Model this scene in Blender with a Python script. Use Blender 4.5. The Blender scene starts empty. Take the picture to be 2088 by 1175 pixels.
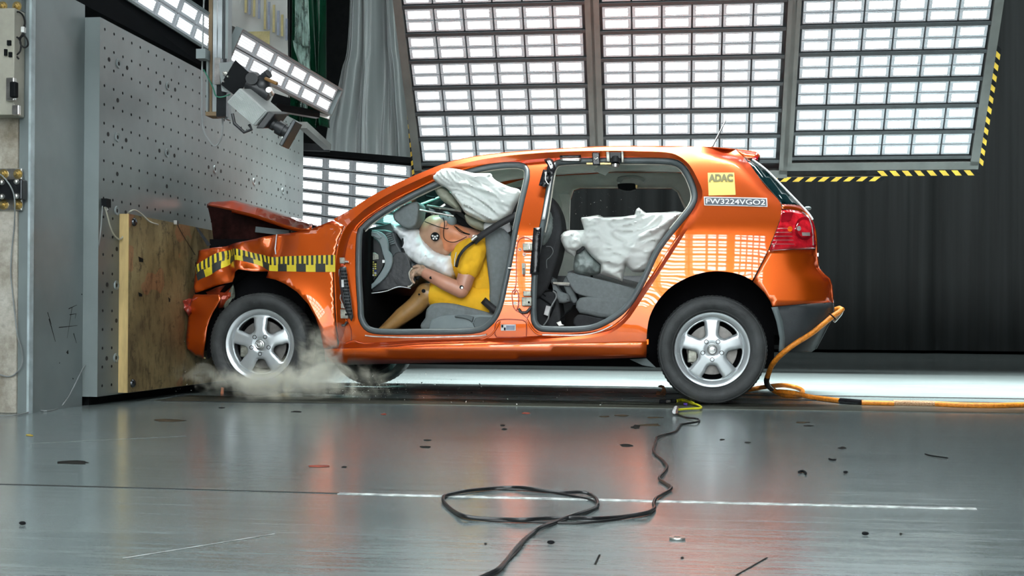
import bpy, bmesh, math, random
from math import sin, cos, pi, radians, sqrt, atan2, hypot
from mathutils import Vector, Matrix, noise
from mathutils.geometry import delaunay_2d_cdt

random.seed(7)
# ------------------------------------------------------------------ camera
FPX, CX, CY = 2350.0, 1110.0, 657.7          # focal length and principal point in pixels of a 2088x1175 frame
HC, TH, RO = 0.466, radians(6.8), 0.0075     # lens height, yaw, roll
RV = Vector((cos(TH), sin(TH), 0)); FV = Vector((-sin(TH), cos(TH), 0)); UV_ = Vector((0, 0, 1))
CAM = Vector((0, 0, HC))
scene = bpy.context.scene
cd = bpy.data.cameras.new('camera'); cam = bpy.data.objects.new('camera', cd)
scene.collection.objects.link(cam); scene.camera = cam
cd.sensor_fit = 'HORIZONTAL'; cd.sensor_width = 36.0; cd.lens = FPX / 2088 * 36
cd.shift_x = (1044 - CX) / 2088; cd.shift_y = (CY - 587.5) / 2088
cd.clip_start = 0.05; cd.clip_end = 200
cr = RV * cos(RO) + UV_ * sin(RO); cu = UV_ * cos(RO) - RV * sin(RO)
m = Matrix((cr, cu, -FV)).transposed().to_4x4(); m.translation = CAM
cam.matrix_world = m
# ------------------------------------------------------------------ world and exposure
w = bpy.data.worlds.new('hall_dark'); scene.world = w; w.use_nodes = True
w.node_tree.nodes['Background'].inputs[0].default_value = (0.55, 0.62, 0.66, 1)
w.node_tree.nodes['Background'].inputs[1].default_value = 0.03
scene.view_settings.view_transform = 'Standard'; scene.view_settings.look = 'None'
scene.view_settings.gamma = 1; scene.view_settings.exposure = -0.08
LED_HOT, LED_RIM = 5.0, 0.42                    # radiance of the lamp diodes and of the diffuser around them
def area_lamp(name, loc, target, sx, sy, watts, col=(0.93, 1.0, 0.99)):
    l = bpy.data.lights.new(name, 'AREA'); l.shape = 'RECTANGLE'; l.size = sx; l.size_y = sy; l.energy = watts; l.color = col
    o = bpy.data.objects.new(name, l); scene.collection.objects.link(o); o.location = loc
    o.rotation_euler = (Vector(target) - Vector(loc)).to_track_quat('-Z', 'Y').to_euler()
    return o
area_lamp('fill_lamp', (-0.6, -1.6, 1.5), (-0.6, 6.6, 0.9), 6.5, 2.2, 150)  # unseen fill at camera height, added to brighten the car interior
area_lamp('fill_lamp', (-1.3, 8.4, 6.4), (-1.2, 7.6, 0.0), 4.5, 1.2, 170)  # added overhead fill above the car, not a fixture of the hall
l = area_lamp('track_fill_lamp', (2.2, 7.6, 5.2), (2.2, 8.9, 0.0), 9.0, 0.5, 1150); l.data.spread = radians(58)  # added to make the bright pool on the floor under the panels
l = area_lamp('curtain_fill_lamp', (3.0, 14.5, 7.6), (3.0, 19.8, 2.0), 12.0, 1.0, 150); l.data.spread = radians(120)  # added out of view to lift the dark back curtain
area_lamp('fill_lamp', (-4.0, 2.0, 5.5), (-3.1, 6.5, 1.0), 2.0, 2.0, 45)  # small added fill aimed at the barrier side
# ------------------------------------------------------------------ pixel helpers (rays of the photo onto real planes)
def ray(px, py):
    dx = (px - CX) / FPX; dy = (py - CY) / FPX
    u = dx * cos(RO) + dy * sin(RO); v = dx * sin(RO) - dy * cos(RO)
    return FV + RV * u + UV_ * v
def P(px, py, Y):
    r = ray(px, py); return CAM + r * (Y / r.y)
def PX(px, py, X):
    r = ray(px, py); return CAM + r * (X / r.x)
def F(px, py, z=0.0):
    r = ray(px, py); return CAM + r * ((z - HC) / r.z)
def D(px, py, d):
    return CAM + ray(px, py) * d
def proj(p):
    v = Vector(p) - CAM; f = v.dot(FV); u = v.dot(RV) / f; w_ = v.z / f
    return CX + FPX * (u * cos(RO) + w_ * sin(RO)), CY + FPX * (u * sin(RO) - w_ * cos(RO))
def cr_(pts, ox, oy, s):
    return [(ox + x / s, oy + y / s) for x, y in pts]
C3 = lambda *p: cr_(p, 360, 380, 2.67)
C4 = lambda *p: cr_(p, 680, 300, 2.798)
C5 = lambda *p: cr_(p, 1020, 290, 2.798)
C6 = lambda *p: cr_(p, 1300, 290, 2.798)
C7 = lambda *p: cr_(p, 1300, 560, 3.917)
K1 = lambda *p: cr_(p, 780, 330, 5.873)
K2 = lambda *p: cr_(p, 740, 500, 5.873)
K3 = lambda *p: cr_(p, 400, 0, 3.672)
K4 = lambda *p: cr_(p, 660, 500, 5.343)
K5 = lambda *p: cr_(p, 1060, 480, 5.34)
K6 = lambda *p: cr_(p, 1020, 290, 7.343)
K7 = lambda *p: cr_(p, 1260, 730, 7.833)
# ------------------------------------------------------------------ object helpers
WL = {}
def tag(o, label=None, cat=None, group=None, kind=None):
    if label: o['label'] = label
    if cat: o['category'] = cat
    if group: o['group'] = group
    if kind: o['kind'] = kind
    return o
def empty(name, loc, label, cat, group=None):
    o = bpy.data.objects.new(name, None); scene.collection.objects.link(o)
    o.location = loc; o.empty_display_size = 0.1; WL[o.name] = Vector(loc)
    return tag(o, label, cat, group)
def mk(name, verts, faces, mat, parent=None, smooth=True, ang=38, mats=None, fm=None, uvs=None):
    vs = [Vector(v) for v in verts]
    lo = Vector((min(v.x for v in vs), min(v.y for v in vs), min(v.z for v in vs)))
    hi = Vector((max(v.x for v in vs), max(v.y for v in vs), max(v.z for v in vs)))
    c = (lo + hi) / 2
    me = bpy.data.meshes.new(name); me.from_pydata([v - c for v in vs], [], faces)
    for mm in (mats or [mat]): me.materials.append(mm)
    if fm: me.polygons.foreach_set('material_index', fm)
    if uvs:
        ul = me.uv_layers.new(name='UVMap')
        for i, lp in enumerate(me.loops): ul.data[i].uv = uvs[lp.vertex_index]
    if smooth:
        me.polygons.foreach_set('use_smooth', [True] * len(me.polygons))
        try: me.set_sharp_from_angle(angle=radians(ang))
        except Exception: pass
    me.update()
    o = bpy.data.objects.new(name, me); scene.collection.objects.link(o)
    if parent:
        o.parent = parent; o.location = c - WL[parent.name]
    else: o.location = c
    WL[o.name] = c
    return o
class MB:
    """collects shapes of one part"""
    def __init__(s): s.v = []; s.f = []; s.m = []
    def add(s, vs, fs, mi=0):
        b = len(s.v); s.v += [Vector(v) for v in vs]; s.f += [tuple(i + b for i in f) for f in fs]; s.m += [mi] * len(fs); return s
    def box(s, c, size, rot=None, mi=0):
        c = Vector(c); hx, hy, hz = size[0] / 2, size[1] / 2, size[2] / 2
        vs = [Vector((x, y, z)) for x in (-hx, hx) for y in (-hy, hy) for z in (-hz, hz)]
        if rot is not None: vs = [rot @ v for v in vs]
        return s.add([c + v for v in vs], [(0, 1, 3, 2), (4, 6, 7, 5), (0, 4, 5, 1), (2, 3, 7, 6), (0, 2, 6, 4), (1, 5, 7, 3)], mi)
    def hexa(s, q0, q1, mi=0):
        """two quads (4 pts each, same order)"""
        return s.add(list(q0) + list(q1), [(3, 2, 1, 0), (4, 5, 6, 7), (0, 1, 5, 4), (1, 2, 6, 5), (2, 3, 7, 6), (3, 0, 4, 7)], mi)
    def bar(s, a, b, w_, h_, up=(0, 0, 1), mi=0):
        a, b = Vector(a), Vector(b); d = (b - a).normalized(); up = Vector(up)
        sx = d.cross(up)
        if sx.length < 1e-4: sx = d.cross(Vector((0, 1, 0)))
        sx.normalize(); u = sx.cross(d).normalized()
        q = [sx * x * w_ / 2 + u * y * h_ / 2 for x, y in ((-1, -1), (1, -1), (1, 1), (-1, 1))]
        return s.hexa([a + k for k in q], [b + k for k in q], mi)
    def tube(s, pts, r, n=8, closed=False, mi=0, caps=True, ry=None):
        pts = [Vector(p) for p in pts]; N = len(pts); rings = []
        up = Vector((0, 1, 0))
        for i, p in enumerate(pts):
            a = pts[(i - 1) % N] if (closed or i > 0) else p
            b = pts[(i + 1) % N] if (closed or i < N - 1) else p
            t = (b - a)
            if t.length < 1e-9: t = Vector((1, 0, 0))
            t.normalize(); sd = t.cross(up)
            if sd.length < 0.05: sd = t.cross(Vector((0, 0, 1)))
            sd.normalize(); u = sd.cross(t).normalized(); up = u if ry is None else up
            rr = r[i] if isinstance(r, (list, tuple)) else r
            r2 = rr if ry is None else ry
            rings.append([p + sd * cos(2 * pi * k / n) * rr + u * sin(2 * pi * k / n) * r2 for k in range(n)])
        vs = [v for rg in rings for v in rg]; fs = []
        for i in range(N if closed else N - 1):
            j = (i + 1) % N
            for k in range(n):
                l = (k + 1) % n; fs.append((i * n + k, i * n + l, j * n + l, j * n + k))
        if caps and not closed:
            fs.append(tuple(range(n))[::-1]); fs.append(tuple((N - 1) * n + k for k in range(n)))
        return s.add(vs, fs, mi)
    def lathe(s, prof, c, axis='Y', n=48, mi=0, closed=False, mod=None):
        """prof: (r, h) pairs; axis direction Y: h along +Y"""
        c = Vector(c); vs = []; fs = []
        for i, (r, h) in enumerate(prof):
            for k in range(n):
                a = 2 * pi * k / n; rr = r + (mod(i, k) if mod else 0)
                if axis == 'Y': vs.append(c + Vector((rr * cos(a), h, rr * sin(a))))
                elif axis == 'X': vs.append(c + Vector((h, rr * cos(a), rr * sin(a))))
                else: vs.append(c + Vector((rr * cos(a), rr * sin(a), h)))
        for i in range(len(prof) if closed else len(prof) - 1):
            j = (i + 1) % len(prof)
            for k in range(n):
                l = (k + 1) % n; fs.append((i * n + k, i * n + l, j * n + l, j * n + k))
        return s.add(vs, fs, mi)
    def sphere(s, c, r, nu=16, nv=10, sc=(1, 1, 1), mi=0):
        c = Vector(c); vs = []; fs = []
        for i in range(nv + 1):
            t = pi * i / nv
            for k in range(nu):
                a = 2 * pi * k / nu
                vs.append(c + Vector((r * sc[0] * sin(t) * cos(a), r * sc[1] * sin(t) * sin(a), r * sc[2] * cos(t))))
        for i in range(nv):
            for k in range(nu):
                l = (k + 1) % nu; fs.append((i * nu + k, (i + 1) * nu + k, (i + 1) * nu + l, i * nu + l))
        return s.add(vs, fs, mi)
    def caps(s, a, b, ra, rb, n=18, mi=0):
        """tapered capsule as closed overlapping shapes (for a voxel remesh)"""
        a, b = Vector(a), Vector(b); s.sphere(a, ra, n, 10, mi=mi); s.sphere(b, rb, n, 10, mi=mi)
        if (b - a).length > 1e-4: s.tube([a, b], [ra, rb], n, mi=mi)
        return s
    def build(s, name, mat, parent=None, smooth=True, ang=38, mats=None):
        return mk(name, s.v, s.f, mat, parent, smooth, ang, mats, s.m if mats else None)
def bevel(o, w_, seg=2, ang=30):
    b = o.modifiers.new('bevel', 'BEVEL'); b.width = w_; b.segments = seg; b.limit_method = 'ANGLE'; b.angle_limit = radians(ang)
    b.harden_normals = False; return o
def remesh(o, vox, it=6):
    r = o.modifiers.new('remesh', 'REMESH'); r.mode = 'VOXEL'; r.voxel_size = vox; r.use_smooth_shade = True
    s_ = o.modifiers.new('smooth', 'SMOOTH'); s_.iterations = it; s_.factor = 0.5; return o
def spline(pts, step=None, n=6, closed=False):
    """Catmull-Rom through points (2D or 3D)"""
    pts = [Vector(p) for p in pts]; N = len(pts); out = []
    for i in range(N if closed else N - 1):
        g = lambda j: pts[j % N] if closed else pts[max(0, min(N - 1, j))]
        p0, p1, p2, p3 = g(i - 1), g(i), g(i + 1), g(i + 2)
        k = n if step is None else max(1, int(round((p2 - p1).length / step)))
        for q in range(k):
            t = q / k
            out.append(0.5 * ((2 * p1) + (p2 - p0) * t + (2 * p0 - 5 * p1 + 4 * p2 - p3) * t * t + (3 * p1 - p0 - 3 * p2 + p3) * t ** 3))
    if not closed: out.append(pts[-1].copy())
    return out
def lin(pts, step, closed=False):
    pts = [Vector(p) for p in pts]; out = []; N = len(pts)
    for i in range(N if closed else N - 1):
        a, b = pts[i], pts[(i + 1) % N]; k = max(1, int(round((b - a).length / step)))
        out += [a.lerp(b, q / k) for q in range(k)]
    if not closed: out.append(pts[-1].copy())
    return out
def inside(x, y, poly):
    c = False; n = len(poly); j = n - 1
    for i in range(n):
        xi, yi = poly[i][0], poly[i][1]; xj, yj = poly[j][0], poly[j][1]
        if (yi > y) != (yj > y) and x < (xj - xi) * (y - yi) / (yj - yi) + xi: c = not c
        j = i
    return c
def dist_poly(x, y, poly, closed=True):
    best = 1e9; n = len(poly)
    for i in range(n if closed else n - 1):
        ax, ay = poly[i][0], poly[i][1]; bx, by = poly[(i + 1) % n][0], poly[(i + 1) % n][1]
        dx, dy = bx - ax, by - ay; L = dx * dx + dy * dy
        t = 0 if L == 0 else max(0, min(1, ((x - ax) * dx + (y - ay) * dy) / L))
        q = (x - ax - t * dx) ** 2 + (y - ay - t * dy) ** 2
        if q < best: best = q
    return sqrt(best)
def fill2d(outer, holes, step, extra=()):
    """triangulate a 2D outline with holes and interior points; returns verts, faces (CCW)"""
    vs = []; es = []; loops = [outer] + list(holes) + list(extra)
    for L in loops:
        b = len(vs); vs += [Vector((p[0], p[1])) for p in L]; n = len(L)
        es += [(b + i, b + (i + 1) % n) for i in range(n)]
    x0 = min(p[0] for p in outer); x1 = max(p[0] for p in outer); y0 = min(p[1] for p in outer); y1 = max(p[1] for p in outer)
    j = 0; y = y0 + step / 2
    while y < y1:
        x = x0 + (step / 2 if j % 2 else step)
        while x < x1:
            if inside(x, y, outer) and not any(inside(x, y, h) for h in holes):
                if min(dist_poly(x, y, L) for L in loops) > step * 0.45: vs.append(Vector((x, y)))
            x += step
        y += step * 0.87; j += 1
    r = delaunay_2d_cdt(vs, es, [], 0, 1e-6)
    V, Fs = r[0], r[2]; out = []
    for f in Fs:
        cx = sum(V[i].x for i in f) / len(f); cy = sum(V[i].y for i in f) / len(f)
        if inside(cx, cy, outer) and not any(inside(cx, cy, h) for h in holes):
            a = sum(V[f[i]].x * V[f[(i + 1) % len(f)]].y - V[f[(i + 1) % len(f)]].x * V[f[i]].y for i in range(len(f)))
            out.append(tuple(f) if a > 0 else tuple(reversed(f)))
    used = sorted({i for f in out for i in f}); mp = {u: k for k, u in enumerate(used)}
    return [V[i] for i in used], [tuple(mp[i] for i in f) for f in out]
# ------------------------------------------------------------------ materials
def ramp(nt, fac, stops):
    r = nt.nodes.new('ShaderNodeValToRGB'); nt.links.new(fac, r.inputs[0]); e = r.color_ramp.elements
    while len(e) < len(stops): e.new(0.5)
    for i, (p, c) in enumerate(stops):
        e[i].position = p; e[i].color = (c[0], c[1], c[2], 1) if len(c) == 3 else c
    return r.outputs[0]
def nz(nt, scale, detail=4, rough=0.6, stretch=None, coord='Object'):
    t = nt.nodes.new('ShaderNodeTexCoord'); n = nt.nodes.new('ShaderNodeTexNoise')
    n.inputs['Scale'].default_value = scale; n.inputs['Detail'].default_value = detail; n.inputs['Roughness'].default_value = rough
    src = t.outputs[coord]
    if stretch:
        mp = nt.nodes.new('ShaderNodeMapping'); mp.inputs['Scale'].default_value = stretch; nt.links.new(src, mp.inputs[0]); src = mp.outputs[0]
    nt.links.new(src, n.inputs['Vector']); return n.outputs['Fac']
def mat(name, col, rough=0.5, metal=0.0, coat=0.0, var=0.12, scale=8.0, bump=0.0, bscale=60.0, spec=0.5, stretch=None, col2=None, trans=0.0, alpha=1.0, sss=0.0):
    mm = bpy.data.materials.new(name); mm.use_nodes = True; nt = mm.node_tree; b = nt.nodes['Principled BSDF']
    c2 = col2 or tuple(max(0, c * (1 - var * 2)) for c in col)
    c1 = tuple(min(1, c * (1 + var)) for c in col) if not col2 else col
    f = nz(nt, scale, stretch=stretch)
    nt.links.new(ramp(nt, f, [(0.35, c2), (0.65, c1)]), b.inputs['Base Color'])
    b.inputs['Roughness'].default_value = rough; b.inputs['Metallic'].default_value = metal
    b.inputs['Specular IOR Level'].default_value = spec
    b.inputs['Coat Weight'].default_value = coat; b.inputs['Coat Roughness'].default_value = 0.03
    if trans: b.inputs['Transmission Weight'].default_value = trans
    if alpha < 1: b.inputs['Alpha'].default_value = alpha
    if bump:
        bp = nt.nodes.new('ShaderNodeBump'); bp.inputs['Strength'].default_value = bump; bp.inputs['Distance'].default_value = 0.01
        nt.links.new(nz(nt, bscale, 6, stretch=stretch), bp.inputs['Height']); nt.links.new(bp.outputs[0], b.inputs['Normal'])
    return mm
def math_(nt, op, a, b=None, c=None):
    n = nt.nodes.new('ShaderNodeMath'); n.operation = op
    for i, v in enumerate((a, b, c)):
        if v is None: continue
        if isinstance(v, (int, float)): n.inputs[i].default_value = v
        else: nt.links.new(v, n.inputs[i])
    return n.outputs[0]
def led_mat(name, nx=15, ny=5, hot=None, rim=None, streak=False):
    hot = LED_HOT if hot is None else hot; rim = LED_RIM if rim is None else rim
    mm = bpy.data.materials.new(name); mm.use_nodes = True; nt = mm.node_tree; b = nt.nodes['Principled BSDF']
    uv = nt.nodes.new('ShaderNodeUVMap'); sp = nt.nodes.new('ShaderNodeSeparateXYZ'); nt.links.new(uv.outputs[0], sp.inputs[0])
    u, v = sp.outputs[0], sp.outputs[1]
    # the diode field fills the middle of the diffuser
    fu = math_(nt, 'DIVIDE', math_(nt, 'SUBTRACT', u, 0.10), 0.80); fv = math_(nt, 'DIVIDE', math_(nt, 'SUBTRACT', v, 0.14), 0.72)
    inn = math_(nt, 'MULTIPLY', math_(nt, 'MULTIPLY', math_(nt, 'GREATER_THAN', fu, 0), math_(nt, 'LESS_THAN', fu, 1)),
                math_(nt, 'MULTIPLY', math_(nt, 'GREATER_THAN', fv, 0), math_(nt, 'LESS_THAN', fv, 1)))
    cv = math_(nt, 'MULTIPLY', fv, ny); row = math_(nt, 'FLOOR', cv)
    cu_ = math_(nt, 'ADD', math_(nt, 'MULTIPLY', fu, nx), math_(nt, 'MULTIPLY', math_(nt, 'MODULO', row, 2), 0.5))
    du = math_(nt, 'SUBTRACT', math_(nt, 'FRACT', cu_), 0.5); dv = math_(nt, 'SUBTRACT', math_(nt, 'FRACT', cv), 0.5)
    if streak: du = math_(nt, 'MULTIPLY', du, 0.35)
    d2 = math_(nt, 'ADD', math_(nt, 'MULTIPLY', du, du), math_(nt, 'MULTIPLY', dv, dv))
    dot = math_(nt, 'LESS_THAN', d2, 0.15 if not streak else 0.10)
    st = math_(nt, 'ADD', math_(nt, 'MULTIPLY', math_(nt, 'MULTIPLY', dot, inn), hot), math_(nt, 'ADD', math_(nt, 'MULTIPLY', inn, rim * 1.1), rim * 0.3))
    b.inputs['Base Color'].default_value = (0.30, 0.34, 0.37, 1); b.inputs['Roughness'].default_value = 0.4
    b.inputs['Emission Color'].default_value = (0.90, 0.97, 1.0, 1)
    nt.links.new(st, b.inputs['Emission Strength'])
    return mm
M = {}
M['led'] = led_mat('led_diffuser'); M['led_near'] = led_mat('led_diffuser_near', hot=21, rim=5); M['led_strip'] = led_mat('led_strip_diffuser', 12, 4, 2.2, 0.55, True)
M['panel_frame'] = mat('panel_frame_grey', (0.085, 0.09, 0.085), 0.5, 0.2, scale=3)
M['panel_bar'] = mat('panel_bar_dark', (0.016, 0.021, 0.024), 0.5)
M['black'] = mat('matt_black', (0.005, 0.006, 0.007), 0.75, spec=.15)
M['dark'] = mat('dark_plastic', (0.02, 0.022, 0.024), 0.45, bump=0.1)
M['steel_grey'] = mat('painted_steel', (0.21, 0.245, 0.247), 0.42, 0.1, var=0.08, scale=1.6, bump=0.05, bscale=20)
M['steel_face'] = mat('barrier_face_paint', (0.155, 0.175, 0.172), 0.34, 0.15, var=0.12, scale=1.3, bump=0.08, bscale=9)
M['hole'] = mat('bore_hole_dark', (0.012, 0.012, 0.012), 0.8)
M['chrome'] = mat('bare_metal', (0.62, 0.61, 0.58), 0.28, 0.9, var=0.15, scale=20)
M['wood'] = mat('plywood_edge', (0.55, 0.40, 0.17), 0.7, var=0.15, scale=12, stretch=(1, 1, 0.2))
M['yellow'] = mat('hazard_yellow', (0.62, 0.40, 0.02), 0.55)
M['cable_grey'] = mat('grey_cable_sheath', (0.25, 0.27, 0.27), 0.5)
M['cable_black'] = mat('black_cable_sheath', (0.012, 0.012, 0.013), 0.35)
M['green_cable'] = mat('green_cable_sheath', (0.02, 0.16, 0.10), 0.5)
# ================================================================== the hall
def floor_mat():
    mm = bpy.data.materials.new('sealed_hall_floor'); mm.use_nodes = True; nt = mm.node_tree; b = nt.nodes['Principled BSDF']
    big = nz(nt, 0.5, 5, 0.55, (1, 2.2, 1)); fine = nz(nt, 90, 3, 0.7); scr = nz(nt, 14, 6, 0.75, (0.12, 2.2, 1))
    c1 = ramp(nt, big, [(0.3, (0.185, 0.235, 0.235)), (0.7, (0.30, 0.355, 0.355))])
    mx = nt.nodes.new('ShaderNodeMix'); mx.data_type = 'RGBA'; mx.inputs[0].default_value = 0.35
    nt.links.new(c1, mx.inputs[6]); nt.links.new(ramp(nt, scr, [(0.35, (0.08, 0.095, 0.095)), (0.62, (0.28, 0.32, 0.32))]), mx.inputs[7])
    nt.links.new(mx.outputs[2], b.inputs['Base Color'])
    b.inputs['Metallic'].default_value = 0.25
    nt.links.new(math_(nt, 'ADD', math_(nt, 'MULTIPLY', scr, 0.16), 0.115), b.inputs['Roughness'])
    bp = nt.nodes.new('ShaderNodeBump'); bp.inputs['Strength'].default_value = 0.10; bp.inputs['Distance'].default_value = 0.004
    hh = math_(nt, 'ADD', math_(nt, 'MULTIPLY', fine, 0.45), nz(nt, 22, 3, 0.5, (0.6, 1, 1)))
    nt.links.new(hh, bp.inputs['Height']); nt.links.new(bp.outputs[0], b.inputs['Normal'])
    b.inputs['Specular IOR Level'].default_value = 0.75
    return mm
M['floor'] = floor_mat()
M['track'] = mat('track_steel', (0.10, 0.105, 0.085), 0.30, 0.5, var=0.25, scale=3, stretch=(0.15, 3, 1), bump=0.08, bscale=30)
M['ceil'] = mat('hall_ceiling_black', (0.012, 0.014, 0.016), 0.9)
M['wallm'] = mat('hall_wall_dark', (0.02, 0.023, 0.025), 0.9)
M['seam'] = mat('floor_joint_dark', (0.012, 0.013, 0.013), 0.6)
M['chalk'] = mat('white_floor_line', (0.62, 0.65, 0.64), 0.6, var=0.3, scale=30)
def slab(name, x0, x1, y0, y1, z0, z1, m_, **k):
    o = MB().box(((x0 + x1) / 2, (y0 + y1) / 2, (z0 + z1) / 2), (x1 - x0, y1 - y0, z1 - z0)).build(name, m_, smooth=False)
    return tag(o, kind='structure', **k)
fl = slab('floor', -9, 13, -4, 21, -0.12, 0.0, M['floor'])
slab('ceiling', -9, 13, -4, 21, 8.0, 8.1, M['ceil'])
slab('wall_back', -9, 13, 20.7, 21, 0, 8.0, M['wallm'])
slab('wall_right', 12.8, 13, -4, 20.7, 0, 8.0, M['wallm'])
slab('wall_left', -9, -8.8, -4, 20.7, 0, 8.0, M['wallm'])
slab('wall_front', -8.8, 12.8, -4, -3.8, 0, 8.0, M['wallm'])
# joint between the slabs and the steel track let into the floor, the white line in front
a = F(300, 818.6); b = F(2088, 841.5)
yj = a.y
def strip(name, pts_a, pts_b, z, m_):
    vs = []; n = len(pts_a)
    for p in pts_a: vs.append((p[0], p[1], z))
    for p in pts_b: vs.append((p[0], p[1], z))
    for p in pts_a: vs.append((p[0], p[1], z - 0.004))
    for p in pts_b: vs.append((p[0], p[1], z - 0.004))
    fs = []
    for i in range(n - 1):
        fs += [(i, i + 1, n + i + 1, n + i), (2 * n + i, 3 * n + i, 3 * n + i + 1, 2 * n + i + 1), (i, 2 * n + i, 2 * n + i + 1, i + 1), (n + i, n + i + 1, 3 * n + i + 1, 3 * n + i)]
    return mk(name, vs, fs, m_, fl, smooth=False)
j0, j1 = F(330, 818.6), F(2300, 843.5)
strip('joint', [(j0.x, j0.y - 0.012), (j1.x, j1.y - 0.012)], [(j0.x, j0.y + 0.012), (j1.x, j1.y + 0.012)], 0.002, M['seam'])
# long steel rail plates of the sled track
strip('rail_plate', [(-3.0, j0.y + 0.03), (12, j1.y + 0.03)], [(-3.0, j0.y + 0.50), (12, j1.y + 0.50)], 0.003, M['track'])
strip('joint', [(-3.0, 7.62), (12, 7.62)], [(-3.0, 7.70), (12, 7.70)], 0.003, M['seam'])
strip('joint', [(-3.0, 7.20), (12, 7.20)], [(-3.0, 7.215), (12, 7.215)], 0.005, M['seam'])
l0, l1 = F(690, 1007), F(1990, 1038)
rr = random.Random(3); pa = []; pb = []
for i in range(60):
    t = i / 59; q = l0.lerp(l1, t); pa.append((q.x, q.y - 0.009 - rr.random() * 0.004)); pb.append((q.x, q.y + 0.009 + rr.random() * 0.004))
strip('floor_line', pa, pb, 0.0015, M['chalk'])
k0, k1 = F(0, 988), F(690, 1007)
strip('joint', [(k0.x, k0.y - .003), (k1.x, k1.y - .003)], [(k0.x, k0.y + .003), (k1.x, k1.y + .003)], 0.0015, M['seam'])
M['stain'] = mat('oil_stain', (0.022, 0.022, 0.02), 0.9, var=0.3, spec=.1)
M['rust_stain'] = mat('brown_scuff', (0.09, 0.065, 0.04), 0.9, var=0.3, spec=.1)
M['red_stain'] = mat('red_scuff', (0.40, 0.06, 0.03), 0.5, var=0.3)
M['yel_stain'] = mat('yellow_scuff', (0.55, 0.40, 0.05), 0.5, var=0.3)
rs = random.Random(11)
def blot(px, py, wpx, hpx, m_, nm='stain', sk=0):
    n = 14; vs = []; c = F(px, py)
    for i in range(n):
        a_ = 2 * pi * i / n; k = 0.6 + rs.random() * 0.5
        q = F(px + cos(a_) * wpx / 2 * k, py + sin(a_) * hpx / 2 * k + sk * cos(a_) * k); vs.append((q.x, q.y, 0.0012))
    mk(nm, vs, [tuple(range(n))], m_, fl, smooth=False)
for x, y, w_, h_, m_ in [(867, 912, 26, 5, 'stain'), (871, 898, 22, 3, 'stain'), (1278, 909, 30, 6, 'stain'), (1297, 871, 22, 9, 'stain'), (1327, 867, 50, 6, 'rust_stain'),
                         (1028, 876, 14, 4, 'stain'), (1025, 868, 12, 4, 'stain'), (1718, 914, 20, 5, 'stain'), (1635, 862, 34, 3, 'rust_stain'), (1650, 869, 24, 4, 'stain'),
                         (1270, 848, 34, 4, 'rust_stain'), (1232, 850, 24, 3, 'rust_stain'), (1073, 843, 18, 4, 'red_stain'), (1336, 852, 40, 3, 'rust_stain'), (783, 845, 14, 4, 'red_stain'),
                         (345, 858, 70, 6, 'rust_stain'), (650, 951, 60, 5, 'red_stain'), (60, 888, 18, 5, 'yel_stain'), (150, 944, 80, 8, 'stain'), (452, 832, 16, 3, 'stain'), (702, 953, 12, 3, 'stain'),
                         (1525, 903, 14, 3, 'stain'), (1472, 897, 12, 3, 'stain'), (1700, 938, 14, 3, 'stain'), (605, 840, 24, 3, 'stain'), (990, 1110, 6, 5, 'stain'), (1391, 1139, 7, 6, 'stain'), (1837, 1090, 8, 5, 'stain')]:
    blot(x, y, w_, h_, M[m_])
# scraped lines
for (x0, y0, x1, y1, wd) in [(1500, 1175, 1565, 1138, 2.2), (1213, 1153, 1223, 1132, 2), (250, 1140, 560, 1090, 2.5), (60, 905, 380, 890, 2)]:
    q0, q1 = F(x0, y0), F(x1, y1); d_ = (q1 - q0).normalized(); s_ = Vector((-d_.y, d_.x, 0)) * 0.002
    mk('scratch', [(q0 + s_).xy.to_3d() + Vector((0, 0, .0012)), (q0 - s_).xy.to_3d() + Vector((0, 0, .0012)), (q1 - s_).xy.to_3d() + Vector((0, 0, .0012)), (q1 + s_).xy.to_3d() + Vector((0, 0, .0012))], [(0, 1, 2, 3)], M['stain'] if x0 > 1000 else M['chalk'], fl, smooth=False)

# ------------------------------------------------------------------ crash barrier
XB = -3.10                                            # barrier face
XW = XB + 0.055                                       # plywood face
pn = PX(204, 37, XB); pf = PX(619, 252, XB); pb_ = PX(200, 808, XB)
Y0, Y1, ZT = pn.y, pf.y, (pn.z + pf.z) / 2; ZB = 0.05
bar_ = empty('crash_barrier', (XB - 0.3, (Y0 + Y1) / 2, 0), 'massive grey steel crash barrier with a bolt hole grid the orange car has hit', 'barrier')
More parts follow.
